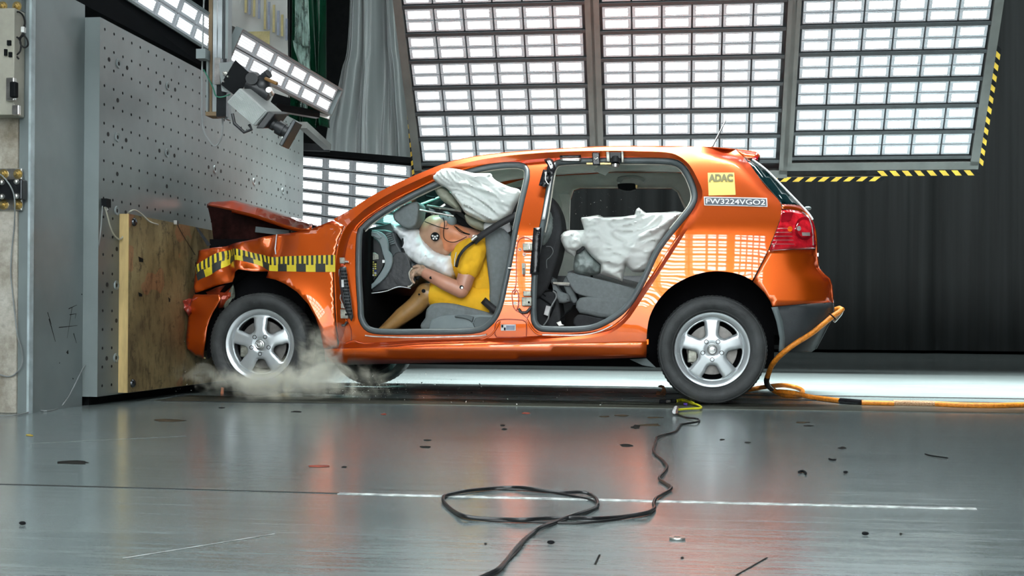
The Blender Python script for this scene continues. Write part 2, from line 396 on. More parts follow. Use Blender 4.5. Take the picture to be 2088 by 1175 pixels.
# bored face plate: cells with real holes
colp = PX(213.8, 59.9, XB).y; dcol = (PX(406.7, 158.2, XB).y - colp) / 12
rowz = PX(213.8, 59.9, XB).z; drow = (rowz - PX(210.6, 365.8, XB).z) / 8.0
ncol = int((Y1 - 0.08 - colp) / dcol) + 1
nrow = int((rowz - ZB - 0.02) / drow) + 1
hb = MB(); NH = 8
ymax = colp + (ncol - 0.5) * dcol; ztop = rowz + drow * 0.5; zbot = rowz - (nrow - 0.5) * drow
def bore(cy, cz, r, hy, hz):
    rim = []; inn = []; out = []
    for k in range(NH):
        a_ = 2 * pi * (k + 0.5) / NH; rim.append((XB, cy + r * cos(a_), cz + r * sin(a_))); inn.append((XB - 0.03, cy + r * cos(a_), cz + r * sin(a_)))
        ca, sa = cos(a_), sin(a_); q = 1 / max(abs(ca), abs(sa)); out.append((XB, cy + hy * ca * q, cz + hz * sa * q))
    # corners are in the 45 degree gaps: add 4 corner verts
    vs = out + rim + inn + [(XB, cy + hy, cz + hz), (XB, cy - hy, cz + hz), (XB, cy - hy, cz - hz), (XB, cy + hy, cz - hz)]
    hb.add(vs, [(k, (k + 1) % NH, NH + (k + 1) % NH, NH + k) for k in range(NH)] + [(0, 24, 1), (2, 25, 3), (4, 26, 5), (6, 27, 7)], 0)
    hb.add(vs, [(NH + k, NH + (k + 1) % NH, 2 * NH + (k + 1) % NH, 2 * NH + k) for k in range(NH)] + [tuple(range(2 * NH, 3 * NH))], 1)
for c in range(ncol):
    for r_ in range(nrow):
        bore(colp + c * dcol, rowz - r_ * drow, 0.0085, dcol / 2, drow / 2)
# plain margins of the face and the block body behind
for y0_, y1_, z0_, z1_ in [(Y0, colp - dcol / 2, ZB, ZT), (ymax, Y1, ZB, ZT), (colp - dcol / 2, ymax, ztop, ZT), (colp - dcol / 2, ymax, ZB, zbot)]:
    hb.add([(XB, y0_, z0_), (XB, y1_, z0_), (XB, y1_, z1_), (XB, y0_, z1_)], [(0, 1, 2, 3)], 0)
hb.build('face_plate', M['steel_face'], bar_, smooth=False, mats=[M['steel_face'], M['hole']])
bb = MB()
XR = -3.185
for vs in [[(XR, Y0, ZB), (XB, Y0, ZB), (XB, Y0, ZT), (XR, Y0, ZT)], [(-4.0, Y0, ZT), (XB, Y0, ZT), (XB, Y1, ZT), (-4.0, Y1, ZT)],
           [(XB, Y1, ZB), (-4.0, Y1, ZB), (-4.0, Y1, ZT), (XB, Y1, ZT)], [(-4.0, Y0, ZB), (-4.0, Y1, ZB), (XB, Y1, ZB), (XB, Y0, ZB)]]:
    bb.add(vs, [(0, 1, 2, 3)])
bb.box((-3.62, (Y0 + Y1) / 2, (ZB + ZT) / 2), (0.8, Y1 - Y0 - 0.02, ZT - ZB - 0.02))
bb.build('barrier_block', M['steel_grey'], bar_, smooth=False)
MB().box((-3.65, (Y0 + Y1) / 2 + 0.03, ZB / 2), (0.94, Y1 - Y0 - 0.06, ZB)).build('plinth', M['black'], bar_, smooth=False)
# bushings: ringed large bores with a hole each side, like in the photo
def bore_cap(q, r, nm='bore'):
    MB().lathe([(0.0, 0.002), (r, 0.002), (r, -0.002)], q, 'X', 12).build(nm, M['hole'], bar_, smooth=False)
for px, py in [(241, 130), (342, 176), (239, 280), (340.5, 312.5), (438, 345), (577, 283.5), (518, 370), (576.5, 389.5), (238, 430), (237, 582), (236, 730)]:
    q = PX(px, py, XB)
    o = MB().lathe([(0.012, 0.001), (0.012, 0.004), (0.024, 0.006), (0.027, 0.0)], q, 'X', 20).build('bushing', M['steel_grey'], bar_)
    bore_cap(q, .012)
    for s_ in (-1, 1): bore_cap(q + Vector((0, s_ * dcol, 0)), .012)
for px, py in [(240, 204.5), (239, 355), (340, 380), (238, 508), (237, 654)]: bore_cap(PX(px, py, XB), .012)
# recessed grey column on the near side
c0 = PX(58, 400, XR); YC0 = c0.y
col_ = empty('steel_cladding', (XR - 0.025, (YC0 + Y0) / 2, 0), 'tall plain grey steel cladding plate between the concrete block and the holed barrier', 'cladding')
MB().box((XR - 0.025, (YC0 + Y0) / 2, 2.0), (0.05, Y0 - YC0 - 0.002, 4.0)).build('cladding_plate', M['steel_grey'], col_, smooth=False)
MB().box((XR + 0.004, YC0 + 0.017, 2.0), (0.012, 0.035, 4.0)).build('corner_strip', mat('pale_corner_paint', (0.42, 0.50, 0.52), 0.4), col_, smooth=False)
gm = MB(); rg = random.Random(5)
def mark(px0, py0, px1, py1, wpx):
    a_ = PX(px0, py0, XR + 0.0006); b_ = PX(px1, py1, XR + 0.0006); d_ = (b_ - a_).normalized(); n_ = Vector((0, -d_.z, d_.y)) * wpx / 350
    gm.add([a_ + n_, a_ - n_, b_ - n_ * 0.4, b_ + n_ * 0.4], [(0, 1, 2, 3)])
for t in [(97, 637, 105, 662, 1), (100, 650, 113, 697, 1.4), (147, 627, 137, 690, .8), (140, 630, 157, 622, .8), (142, 642, 156, 640, .8), (155, 640, 153, 650, .8), (120, 668, 158, 664, .8), (150, 680, 156, 700, 1.2), (137, 716, 139, 722, 4), (166, 600, 168, 601, 1.5), (148, 772, 150, 773, 1.5), (121, 740, 122, 741, 1.5)]:
    mark(*t)
gm.build('scuff_marks', M['stain'], col_, smooth=False)
# concrete block at the far left
def conc():
    mm = bpy.data.materials.new('raw_concrete'); mm.use_nodes = True; nt = mm.node_tree; b = nt.nodes['Principled BSDF']
    f = nz(nt, 2.2, 8, 0.65); g = nz(nt, 30, 4, 0.7)
    c1 = ramp(nt, f, [(0.3, (0.20, 0.17, 0.12)), (0.5, (0.42, 0.39, 0.33)), (0.7, (0.60, 0.59, 0.53))])
    mx = nt.nodes.new('ShaderNodeMix'); mx.data_type = 'RGBA'; mx.blend_type = 'MULTIPLY'; mx.inputs[0].default_value = 0.6
    nt.links.new(c1, mx.inputs[6]); nt.links.new(ramp(nt, g, [(0.3, (0.5, 0.48, 0.45)), (0.6, (1, 1, 1))]), mx.inputs[7])
    nt.links.new(mx.outputs[2], b.inputs['Base Color']); b.inputs['Roughness'].default_value = 0.85
    bp = nt.nodes.new('ShaderNodeBump'); bp.inputs['Strength'].default_value = 0.4; bp.inputs['Distance'].default_value = 0.004
    nt.links.new(g, bp.inputs['Height']); nt.links.new(bp.outputs[0], b.inputs['Normal']); return mm
M['concrete'] = conc()
YK = YC0 - 0.01; XK = XR - .052
cb = empty('concrete_block', (XK - .8, YK + 0.15, 0), 'raw beige concrete block at the left edge beside the grey column', 'block')
bevel(MB().box((XK - 0.8, (YK + Y0 - .02) / 2, 2.0), (1.6, Y0 - .02 - YK, 4.0)).build('concrete_body', M['concrete'], cb, smooth=False), 0.006)
def bolt(mb, c, r=0.016, ax=Vector((0, -1, 0)), hgt=0.014, mi=0):
    n = 6; s_ = Vector((1, 0, 0)) if abs(ax.x) < 0.5 else Vector((0, 1, 0)); t_ = ax.cross(s_)
    lo = [c + s_ * cos(2 * pi * k / n) * r + t_ * sin(2 * pi * k / n) * r for k in range(n)]; hi = [p + ax * hgt for p in lo]
    mb.add(lo + hi, [(k, (k + 1) % n, n + (k + 1) % n, n + k) for k in range(n)] + [tuple(range(n, 2 * n))], mi)
    mb.tube([c + ax * hgt, c + ax * (hgt * 1.9)], r * 0.5, 8, mi=mi)
    mb.tube([c, c + ax * 0.003], r * 1.5, 12, mi=mi)
    return mb
M['brass'] = mat('brass_bolt', (0.55, 0.42, 0.18), 0.35, 0.8)
M['dk_steel'] = mat('dark_steel', (0.06, 0.065, 0.07), 0.25, 0.8)
def blk(px0, py0, px1, py1, Y, dep):
    a_, b_ = P(px0, py0, Y), P(px1, py1, Y); return ((a_.x + b_.x) / 2, Y + dep / 2, (a_.z + b_.z) / 2), (abs(b_.x - a_.x), dep, abs(b_.z - a_.z))
# clamp plate with four bolts
br = empty('clamp_bracket', P(18, 430, YK), 'black steel clamp bracket bolted to two pale plates on the concrete block', 'bracket')
for k, (y0_, y1_) in enumerate([(344, 366), (407, 429)]):
    c_, s_ = blk(-14, y0_, 44, y1_, YK - 0.014, 0.014); pl = bevel(MB().box(c_, s_).build('clamp_plate', M['chrome'], br, smooth=False), 0.003)
    [bolt(MB(), P(x_, (y0_ + y1_) / 2, YK - 0.014)).build('bolt', M['brass'], pl, smooth=False) for x_ in (8, 37)]
c_, s_ = blk(-14, 366, 44, 407, YK - 0.05, 0.05); bevel(MB().box(c_, s_).build('clamp_block', M['dk_steel'], br, smooth=False), 0.005)
[MB().sphere(P(x_, y_, YK - 0.05), 0.014, 12, 8).build('bolt', M['chrome'], br) for x_, y_ in ((4, 372), (34, 371), (4, 401), (34, 400))]
# junction box at the top left with its bits
jb = empty('junction_box', P(0, 235, YK - 0.03), 'long beige metal junction box with sockets at the upper left corner', 'box')
M['beige'] = mat('beige_box_paint', (0.36, 0.35, 0.29), 0.5, var=0.06)
c_, s_ = blk(-50, 18, 28, 234, YK - 0.09, 0.09); bevel(MB().box(c_, s_).build('box_body', M['beige'], jb, smooth=False), 0.004)
c_, s_ = blk(-20, -30, 44, 22, YK - 0.03, 0.03); MB().box(c_, s_).build('top_plate', M['steel_face'], jb, smooth=False)
[bolt(MB(), P(x_, 13, YK - 0.03)).build('bolt', M['brass'], jb, smooth=False) for x_ in (6, 35)]
for (x0_, y0_, x1_, y1_) in [(14, 82, 21, 92), (8, 100, 13, 113), (17, 106, 23, 116)]:
    c_, s_ = blk(x0_, y0_, x1_, y1_, YK - 0.10, 0.012); MB().box(c_, s_).build('socket', M['black'], jb, smooth=False)
c_, s_ = blk(12, 158, 28, 205, YK - 0.115, 0.025); bevel(MB().box(c_, s_).build('clasp_plate', M['chrome'], jb, smooth=False), 0.004)
c_, s_ = blk(19, 166, 31, 198, YK - 0.14, 0.03); bevel(MB().box(c_, s_).build('clasp_lever', M['black'], jb, smooth=False), 0.006)
c_, s_ = blk(24, 214, 38, 234, YK - 0.115, 0.02); bevel(MB().box(c_, s_).build('latch', M['chrome'], jb, smooth=False), 0.004)
cb2 = MB(); L = [(20, 20), (30, 26), (38, 24), (47, 32), (51, 48), (46, 70), (36, 82), (27, 100), (32, 112), (41, 104), (42, 86), (34, 76), (26, 90), (29, 108), (38, 120)]
cb2.tube(spline([P(x, y, YK - 0.05 - 0.01 * (i % 3)) for i, (x, y) in enumerate(L)], n=5), 0.0045, 6)
L = [(51, 48), (47, 68), (55, 80), (57, 92), (50, 97), (42, 90), (42, 78), (48, 72)]
cb2.tube(spline([P(x, y, YK - 0.06 - 0.006 * (i % 2)) for i, (x, y) in enumerate(L)], n=5), 0.0045, 6)
o = cb2.build('cable_coil', M['cable_black']); tag(o, 'black coiled cable hanging beside the beige junction box', 'cable')
c_, s_ = blk(42, 54, 49, 66, YK - 0.075, 0.02); tag(bevel(MB().box(c_, s_).build('cable_tag', mat('white_tag', (0.75, 0.76, 0.74), 0.5), smooth=False), 0.003), 'small white tag on the black cable coil at upper left', 'tag')
# grey cable hanging on the concrete
L = [(-10, 350), (8, 362), (24, 385), (30, 410), (29, 460), (24, 510), (22, 560), (28, 620), (35, 680), (42, 705), (46, 730), (44, 745), (38, 755), (28, 765), (14, 768), (-6, 762)]
tag(MB().tube(spline([P(x, y, YK - 0.07 if i < 4 else YK - 0.012) for i, (x, y) in enumerate(L)], n=5), 0.0035, 6).build('signal_cable', M['cable_grey']), 'thin grey cable hanging down the concrete block from the clamp bracket', 'cable')
# cable from the barrier sensor down over the column to the floor
L = [(209, 420), (207, 450), (203, 490), (196, 540), (188, 580), (182, 625), (184, 680), (186, 705), (178, 735), (165, 760), (150, 790), (138, 812)]
q_ = [PX(x, y, XR + 0.015 if x < 199 else XB + 0.012) for x, y in L]
L2 = [(120, 832), (95, 838), (70, 836), (55, 842), (20, 848), (-20, 847)]
q_ += [F(x, y, 0.006) for x, y in L2]
tag(MB().tube(spline(q_, n=5), 0.0035, 6).build('signal_cable', M['cable_grey']), 'thin grey cable running from the barrier sensor down the column to the floor', 'cable')
# plywood sheet
def ply():
    mm = bpy.data.materials.new('battered_plywood'); mm.use_nodes = True; nt = mm.node_tree; b = nt.nodes['Principled BSDF']
    f = nz(nt, 2.6, 7, 0.62); g = nz(nt, 26, 6, 0.7, (1, 1, 0.35)); h = nz(nt, 9, 8, 0.8); r_ = nz(nt, 1.8, 3, 0.5)
    c1 = ramp(nt, f, [(0.3, (0.10, 0.070, 0.030)), (0.5, (0.21, 0.15, 0.062)), (0.72, (0.32, 0.25, 0.12))])
    m1 = nt.nodes.new('ShaderNodeMix'); m1.data_type = 'RGBA'; m1.blend_type = 'MIX'
    nt.links.new(math_(nt, 'MULTIPLY', math_(nt, 'GREATER_THAN', r_, 0.58), 0.4), m1.inputs[0]); nt.links.new(c1, m1.inputs[6]); m1.inputs[7].default_value = (0.36, 0.10, 0.04, 1)
    m2 = nt.nodes.new('ShaderNodeMix'); m2.data_type = 'RGBA'; m2.blend_type = 'MULTIPLY'; m2.inputs[0].default_value = 0.8
    nt.links.new(m1.outputs[2], m2.inputs[6]); nt.links.new(ramp(nt, g, [(0.36, (0.42, 0.38, 0.33)), (0.5, (1, 1, 1))]), m2.inputs[7])
    m3 = nt.nodes.new('ShaderNodeMix'); m3.data_type = 'RGBA'; m3.blend_type = 'MULTIPLY'; m3.inputs[0].default_value = 0.75
    nt.links.new(m2.outputs[2], m3.inputs[6]); nt.links.new(ramp(nt, h, [(0.36, (0.12, 0.1, 0.08)), (0.44, (1, 1, 1))]), m3.inputs[7])
    nt.links.new(m3.outputs[2], b.inputs['Base Color']); b.inputs['Roughness'].default_value = 0.7; return mm
M['ply'] = ply()
y_a = PX(262, 620, XW).y; z_t = PX(262, 436, XW).z; z_b = PX(262, 801, XW).z; y_b = 8.7
pw = empty('plywood_sheet', (XW, (y_a + y_b) / 2, z_b), 'battered brown plywood sheet bolted to the lower half of the barrier', 'board')
MB().box(((XW + XB) / 2 + .001, (y_a + y_b) / 2, (z_t + z_b) / 2), (XW - XB - .002, y_b - y_a, z_t - z_b)).build('board', M['ply'], pw, smooth=False)
MB().box(((XW + XB) / 2, y_a - 0.002, (z_t + z_b) / 2), (XW - XB - .002, 0.006, z_t - z_b)).build('board_edge', M['wood'], pw, smooth=False)
for px, py in [(273, 453), (270, 782)]:
    q = PX(px, py, XW); bolt_ = MB().lathe([(0.024, 0), (0.022, 0.008), (0.015, 0.014), (0.0, 0.016)], q, 'X', 16); bolt_.build('bolt', M['dk_steel'], pw)
for (x0_, y0_, x1_, y1_) in [(282, 523, 292, 535), (282, 596, 290, 605), (343, 606, 347, 616)]:
    a_, b_ = PX(x0_, y0_, XW + .0015), PX(x1_, y1_, XW + .0015)
    MB().add([(a_.x, a_.y, a_.z), (a_.x, b_.y, a_.z - .01), (a_.x, b_.y, b_.z), (a_.x, a_.y + .01, b_.z)], [(0, 1, 2, 3)]).build('black_patch', M['black'], pw, smooth=False)
# sensors on the barrier
q = PX(211, 418, XB)
s1 = empty('barrier_sensor', q, 'small black sensor plug on the holed barrier with grey cables hanging from it', 'sensor')
MB().box(q + Vector((.015, 0, 0.01)), (.03, .05, .045)).build('sensor_body', M['black'], s1, smooth=False)
MB().tube([q + Vector((.015, -.01, -.012)), q + Vector((.02, .0, -.03))], .009, 10).build('plug', M['chrome'], s1)
L = [(214, 422), (219, 440), (225, 462), (232, 478), (243, 488), (252, 480), (256, 460), (258, 440), (266, 431), (276, 429), (290, 438), (305, 452), (322, 458)]
tag(MB().tube(spline([PX(x, y, XB + 0.02 if i < 8 else XW + 0.012) for i, (x, y) in enumerate(L)], n=5), 0.0045, 6).build('signal_cable', mat('pale_cable', (0.45, 0.44, 0.36), 0.5)), 'pale cable looping from the barrier sensor onto the plywood top edge', 'cable')
q = PX(356, 454, XW); s2 = empty('barrier_sensor', q, 'tiny silver sensor clipped to the plywood top edge near the bonnet', 'sensor')
MB().box(q + Vector((.01, 0, 0)), (.02, .025, .025)).build('sensor_body', M['chrome'], s2, smooth=False)
MB().tube(spline([q + Vector((.012, 0, 0)), PX(372, 478, XW + .02), PX(398, 520, XW + .03)], n=5), 0.0022, 5).build('lead_wire', M['cable_black'], s2)

# ------------------------------------------------------------------ light panels
TILT = 0.559  # rad from vertical
UPV = Vector((0, -sin(TILT), cos(TILT))); NRM = Vector((0, -cos(TILT), -sin(TILT)))
PY0 = 10.0; PZ0 = P(1400, 335, PY0).z
PO = Vector((0, PY0, PZ0))
def PP(px, py):
    r = ray(px, py); t = (PO - CAM).dot(NRM) / r.dot(NRM); q = CAM + r * t
    return q.x, (q - PO).dot(UPV)      # x, distance up the slant
def led_cells(parent, fn, ncols, nrows, name='lamp_module', mt='led', thick=0.03, gap=0.03):
    """fn(u,v) -> 3D point on the panel, u in 0..1 across, v in 0..1 up"""
    for i in range(ncols):
        for j in range(nrows):
            g = gap; u0, u1 = (i + g) / ncols, (i + 1 - g) / ncols; v0, v1 = (j + g * 1.3) / nrows, (j + 1 - g * 1.3) / nrows
            q = [fn(u0, v0), fn(u1, v0), fn(u1, v1), fn(u0, v1)]; n_ = (q[1] - q[0]).cross(q[3] - q[0]).normalized() * thick
            mk(name, q + [p - n_ for p in q], [(0, 1, 2, 3), (7, 6, 5, 4), (0, 4, 5, 1), (1, 5, 6, 2), (2, 6, 7, 3), (3, 7, 4, 0)], M[mt], parent, smooth=False,
               uvs=[(0, 0), (1, 0), (1, 1), (0, 1), (.02, .02), (.98, .02), (.98, .98), (.02, .98)])
def big_panel(x0, x1, t0, pitch, nbay, label, fx0, fx1, fbot):
    root = empty('floodlight_bank', PO + UPV * t0 + Vector(((x0 + x1) / 2, 0, 0)), label, 'floodlight')
    top = t0 + pitch * nbay
    at = lambda x, t, n=0.0: PO + Vector((x, 0, 0)) + UPV * t + NRM * n
    # dark back sheet
    MB().hexa([at(fx0, fbot, -.05), at(fx1, fbot, -.05), at(fx1, top, -.05), at(fx0, top, -.05)], [at(fx0, fbot, -.07), at(fx1, fbot, -.07), at(fx1, top, -.07), at(fx0, top, -.07)]).build('back_sheet', M['panel_bar'], root, smooth=False)
    fr = MB()
    fr.bar(at(fx0, fbot, .0), at(fx0, top, .0), .07, .05, NRM); fr.bar(at(fx1, fbot, .0), at(fx1, top, .0), .07, .05, NRM)
    fr.bar(at(fx0 - .035, fbot, .0), at(fx1 + .035, fbot, .0), .07, .05, NRM); fr.bar(at(fx0 - .035, top, .0), at(fx1 + .035, top, .0), .07, .05, NRM)
    fr.build('outer_frame', M['panel_frame'], root, smooth=False)
    for b_ in range(nbay + 1):
        MB().bar(at(x0 - .02, t0 + b_ * pitch - .012, .005), at(x1 + .02, t0 + b_ * pitch - .012, .005), .026, .03, NRM).build('cross_bar', M['panel_bar'], root, smooth=False)
    for b_ in range(nbay):
        lo, hi = t0 + b_ * pitch + .006, t0 + (b_ + 1) * pitch - .032
        led_cells(root, lambda u, v: at(x0 + (x1 - x0) * u, lo + (hi - lo) * v, .0), 6, 2)
    return root, at
xa0, ta = PP(861, 331); xa1, _ = PP(1200, 326); _, tb = PP(1200, 277); _, tq = PP(1200, 1.5)
pitch = (tq - _ * 0 - PP(1200, 277)[1]) / 5
t0 = PP(1200, 277)[1] - pitch
lp1, at1 = big_panel(xa0, xa1, t0, pitch, 8, 'large tilted light panel above the front door opening, leftmost of the three', PP(852, 335)[0], PP(1213, 335)[0], t0 - .10)
xb0 = PP(1234, 275)[0]; xb1 = PP(1586, 275)[0]; tm = PP(1400, 275.7)[1] - (PP(1400, 1.5)[1] - PP(1400, 275.7)[1]) / 5
lp2, at2 = big_panel(xb0, xb1, tm, (PP(1400, 1.5)[1] - PP(1400, 275.7)[1]) / 5, 8, 'large tilted light panel over the middle of the car roof behind the aerial', PP(1224, 335)[0], PP(1597, 335)[0], tm - .13)
xc0 = PP(1618, 318)[0]; xc1 = PP(1977, 318)[0]; tcb = PP(1800, 318)[1]
pc = (PP(1800, 47.6)[1] - tcb) / 5
lp3, at3 = big_panel(xc0, xc1, tcb, pc, 8, 'large tilted light panel above the car tail, rightmost of the three', PP(1606, 326)[0], PP(1987, 326)[0], tcb - .085)
for lp_, at_, xs_, tp_ in ((lp1, at1, (xa0, xa1), t0 + pitch * 8), (lp2, at2, (xb0, xb1), tm + pitch * 8), (lp3, at3, (xc0, xc1), tcb + pc * 8)):
    for x_ in xs_:
        q_ = at_(x_, tp_ - .05, -.04); MB().tube([q_, Vector((q_.x, q_.y, 7.98))], .012, 8).build('hanger_rod', M['dk_steel'], lp_)
# hazard tape on the lower and outer edges
def hazard(parent, p0, p1, w_, n, nrm):
    p0, p1 = Vector(p0), Vector(p1); d_ = (p1 - p0); s_ = nrm.cross(d_).normalized() * w_; hm = MB(); nn = nrm.normalized() * 0.004
    for k in range(2 * n):
        a_ = p0 + d_ * (k / (2 * n)); b_ = p0 + d_ * ((k + 1) / (2 * n)); sk = d_ / (2 * n) * 0.8
        hm.hexa([a_ + nn, b_ + nn, b_ + s_ + sk + nn, a_ + s_ + sk + nn], [a_, b_, b_ + s_ + sk, a_ + s_ + sk], k % 2)
    hm.build('hazard_tape', M['yellow'], parent, smooth=False, mats=[M['yellow'], M['black']])
fx = PP(1987, 326)[0]
hazard(lp3, at3(PP(1790, 326)[0], tcb - .125, .03), at3(fx + .02, tcb - .125, .03), -.045, 8, NRM)
hazard(lp3, at3(fx + .075, tcb - .10, .0), at3(fx + .075, tcb + 4.0 * pc, .0), .04, 11, NRM)
hazard(lp1, at1(PP(838, 335)[0], t0 - .12, .0), at1(PP(846, 335)[0], t0 + 3.6 * pitch, .0), -.045, 11, NRM)
hz_ = MB()
rail = empty('warning_rail', at2(PP(1400, 345)[0], tm - .2, .0), 'thin horizontal rail with black and yellow stripes below the middle and right light panels', 'rail')
hazard(rail, at2(PP(1540, 335)[0], tm - .2, .02), at2(PP(1800, 335)[0], tm - .2, .02), .04, 10, NRM)
MB().bar(at2(PP(1225, 335)[0], tm - .17, 0), at2(PP(1800, 335)[0], tm - .17, 0), .03, .04, NRM).build('rail_profile', M['panel_frame'], rail, smooth=False)
# bank of the same lamps over the camera side of the track (seen mirrored in the rear wing)
NB = Vector((0, cos(radians(28)), -sin(radians(28)))); UB = Vector((0, sin(radians(28)), cos(radians(28))))
def near_panel(xc, w_, z0, y0, nb, label):
    root = empty('floodlight_bank', (xc, y0, z0), label, 'floodlight')
    at = lambda x, t, n=0.0: Vector((x, y0, z0)) + UB * t + NB * n
    x0, x1 = xc - w_ / 2, xc + w_ / 2; top = .34 * nb
    MB().hexa([at(x0, -.05, -.05), at(x1, -.05, -.05), at(x1, top + .05, -.05), at(x0, top + .05, -.05)], [at(x0, -.05, -.07), at(x1, -.05, -.07), at(x1, top + .05, -.07), at(x0, top + .05, -.07)]).build('back_sheet', M['panel_bar'], root, smooth=False)
    for b_ in range(nb):
        lo, hi = b_ * .34, b_ * .34 + .29
        led_cells(root, lambda u, v: at(x1 + (x0 - x1) * u, lo + (hi - lo) * v), 5, 2, mt='led_near')
for xa_, xb_, nm_ in [(-2.8, -.85, 'light panel behind the camera, furthest left, out of frame'), (-.7, 1.25, 'light panel behind the camera, middle one, out of frame'), (1.5, 2.7, 'light panel behind the camera, furthest right, out of frame')]:
    near_panel((xa_ + xb_) / 2, xb_ - xa_, 2.15, -1.25, 11, nm_)
# lower light panel behind the barrier, seen left of the windscreen
q00 = D(556, 497, 11.6); q10 = D(832, 541, 10.6); q11 = D(836, 337, 10.6); q01 = D(560, 312, 11.6)
lp4 = empty('floodlight_bank', (q00 + q10) / 2, 'light panel standing low behind the barrier, seen between barrier and windscreen', 'floodlight')
bl = lambda u, v: (q00 * (1 - u) + q10 * u) * (1 - v) + (q01 * (1 - u) + q11 * u) * v
led_cells(lp4, bl, 5, 8, gap=0.035)
nn_ = (q10 - q00).cross(q01 - q00).normalized() * .04
MB().hexa([bl(-.02, -.03) - nn_, bl(1.03, -.03) - nn_, bl(1.04, 1.06) - nn_, bl(-.02, 1.09) - nn_], [bl(-.02, -.03) - nn_ * 2, bl(1.03, -.03) - nn_ * 2, bl(1.04, 1.06) - nn_ * 2, bl(-.02, 1.09) - nn_ * 2]).build('back_sheet', M['black'], lp4, smooth=False)
fr = MB(); fr.bar(bl(-.02, 1.05), bl(1.05, 1.05), .06, .05); fr.bar(bl(1.035, -.03), bl(1.035, 1.02), .02, .05); fr.build('outer_frame', M['black'], lp4, smooth=False)
fr = MB(); fr.bar(bl(1.015, -.03), bl(1.015, 1.0), .012, .03); fr.build('edge_trim', M['panel_frame'], lp4, smooth=False)
lw = MB(); lw.bar(bl(.2, -.03) - nn_ * 1.5, Vector((bl(.2, 0).x, bl(.2, 0).y, 0)), .06, .06); lw.bar(bl(.8, -.03) - nn_ * 1.5, Vector((bl(.8, 0).x, bl(.8, 0).y, 0)), .06, .06); lw.build('stand', M['panel_bar'], lp4, smooth=False)
# two slanting light bars over the barrier
def light_bar(c, nc, nr, label, hm='panel_frame'):
    A, B, Cc, Dd = c   # near-bottom, far-bottom, far-top, near-top
    root = empty('light_bar', (A + B) / 2, label, 'light bar')
    f_ = lambda u, v: (A * (1 - u) + B * u) * (1 - v) + (Dd * (1 - u) + Cc * u) * v
    led_cells(root, f_, nc, nr, mt='led_strip', gap=0.04)
    n_ = (B - A).cross(Dd - A).normalized()
    MB().hexa([f_(-.015, -.03) - n_ * .035, f_(1.015, -.03) - n_ * .035, f_(1.015, 1.03) - n_ * .035, f_(-.015, 1.03) - n_ * .035],
              [f_(-.015, -.03) - n_ * .10, f_(1.015, -.03) - n_ * .10, f_(1.015, 1.03) - n_ * .10, f_(-.015, 1.03) - n_ * .10])  .build('housing', M[hm], root, smooth=False)
    fr = MB()
    for a_, b_ in [((-.012, -.03), (1.012, -.03)), ((1.012, -.03), (1.012, 1.03)), ((1.012, 1.03), (-.012, 1.03)), ((-.012, 1.03), (-.012, -.03))]:
        fr.bar(f_(*a_), f_(*b_), .012, .045, n_)
    fr.build('bar_frame', M['steel_grey'], root, smooth=False)
    return root, f_, n_
lb2, f2, n2 = light_bar((D(463, 125, 6.1), D(669, 231, 7.3), D(690, 182, 7.3), D(490, 62, 6.1)), 6, 2, 'slanting two row light bar behind the grey high speed camera')
lb1, f1, n1 = light_bar((D(90, -112, 5.0), D(425, 102, 6.1), D(443, 42, 6.1), D(120, -172, 5.0)), 8, 2, 'slanting two row light bar entering at the top left, ending at the post', 'black')
# its deep black shade box below
ov, a1, b1, ow = D(0, -80, 4.85), D(420, 139, 6.08), D(429, 106, 6.14), D(88, -114, 5.02); dv = Vector((-.01, .22, .01))
MB().hexa([ov, a1, b1, ow], [q_ + dv for q_ in (ov, a1, b1, ow)]).build('shade_box', M['black'], lb1, smooth=False)
MB().box(D(414, 112, 5.95), (.05, .06, .05)).build('end_bracket', M['steel_grey'], lb1, smooth=False)
# ------------------------------------------------------------------ camera post
dp = 5.95
pst = empty('camera_post', D(447, 235, dp), 'vertical steel profile post hanging from the ceiling in front of the holed barrier', 'post')
def prof(px0, px1, py0, py1, d_, dep, m_, nm, par=None):
    a_, b_ = D(px0, py1, d_), D(px1, py1, d_); c_ = D((px0 + px1) / 2, py0, d_)
    MB().box(((a_.x + b_.x) / 2, a_.y + dep / 2, (a_.z + c_.z) / 2), (abs(b_.x - a_.x), dep, abs(c_.z - a_.z))).build(nm, m_, par or pst, smooth=False)
M['alu'] = mat('aluminium_profile', (0.42, 0.46, 0.47), 0.35, 0.7, var=.1)
M['rustb'] = mat('brown_primer', (0.15, 0.10, 0.05), 0.6)
prof(424, 432, -600, 232, dp + .05, .04, M['rustb'], 'rear_rail'); prof(433, 441, -600, 236, dp + .02, .05, M['alu'], 'channel'); prof(443, 452, -600, 240, dp, .03, M['alu'], 'channel')
prof(453, 457, -600, 240, dp + .02, .04, M['dark'], 'slot_strip'); prof(458, 464, -600, 243, dp, .05, M['steel_grey'], 'channel'); prof(420, 424, 120, 230, dp + .03, .05, M['steel_grey'], 'side_plate')
prof(419, 450, 228, 236, dp - .01, .09, M['rustb'], 'foot_plate'); prof(441, 462, 120, 238, dp - .03, .03, M['dk_steel'], 'slide_block')
prof(437, 449, 118, 172, dp - .05, .03, M['chrome'], 'clamp')
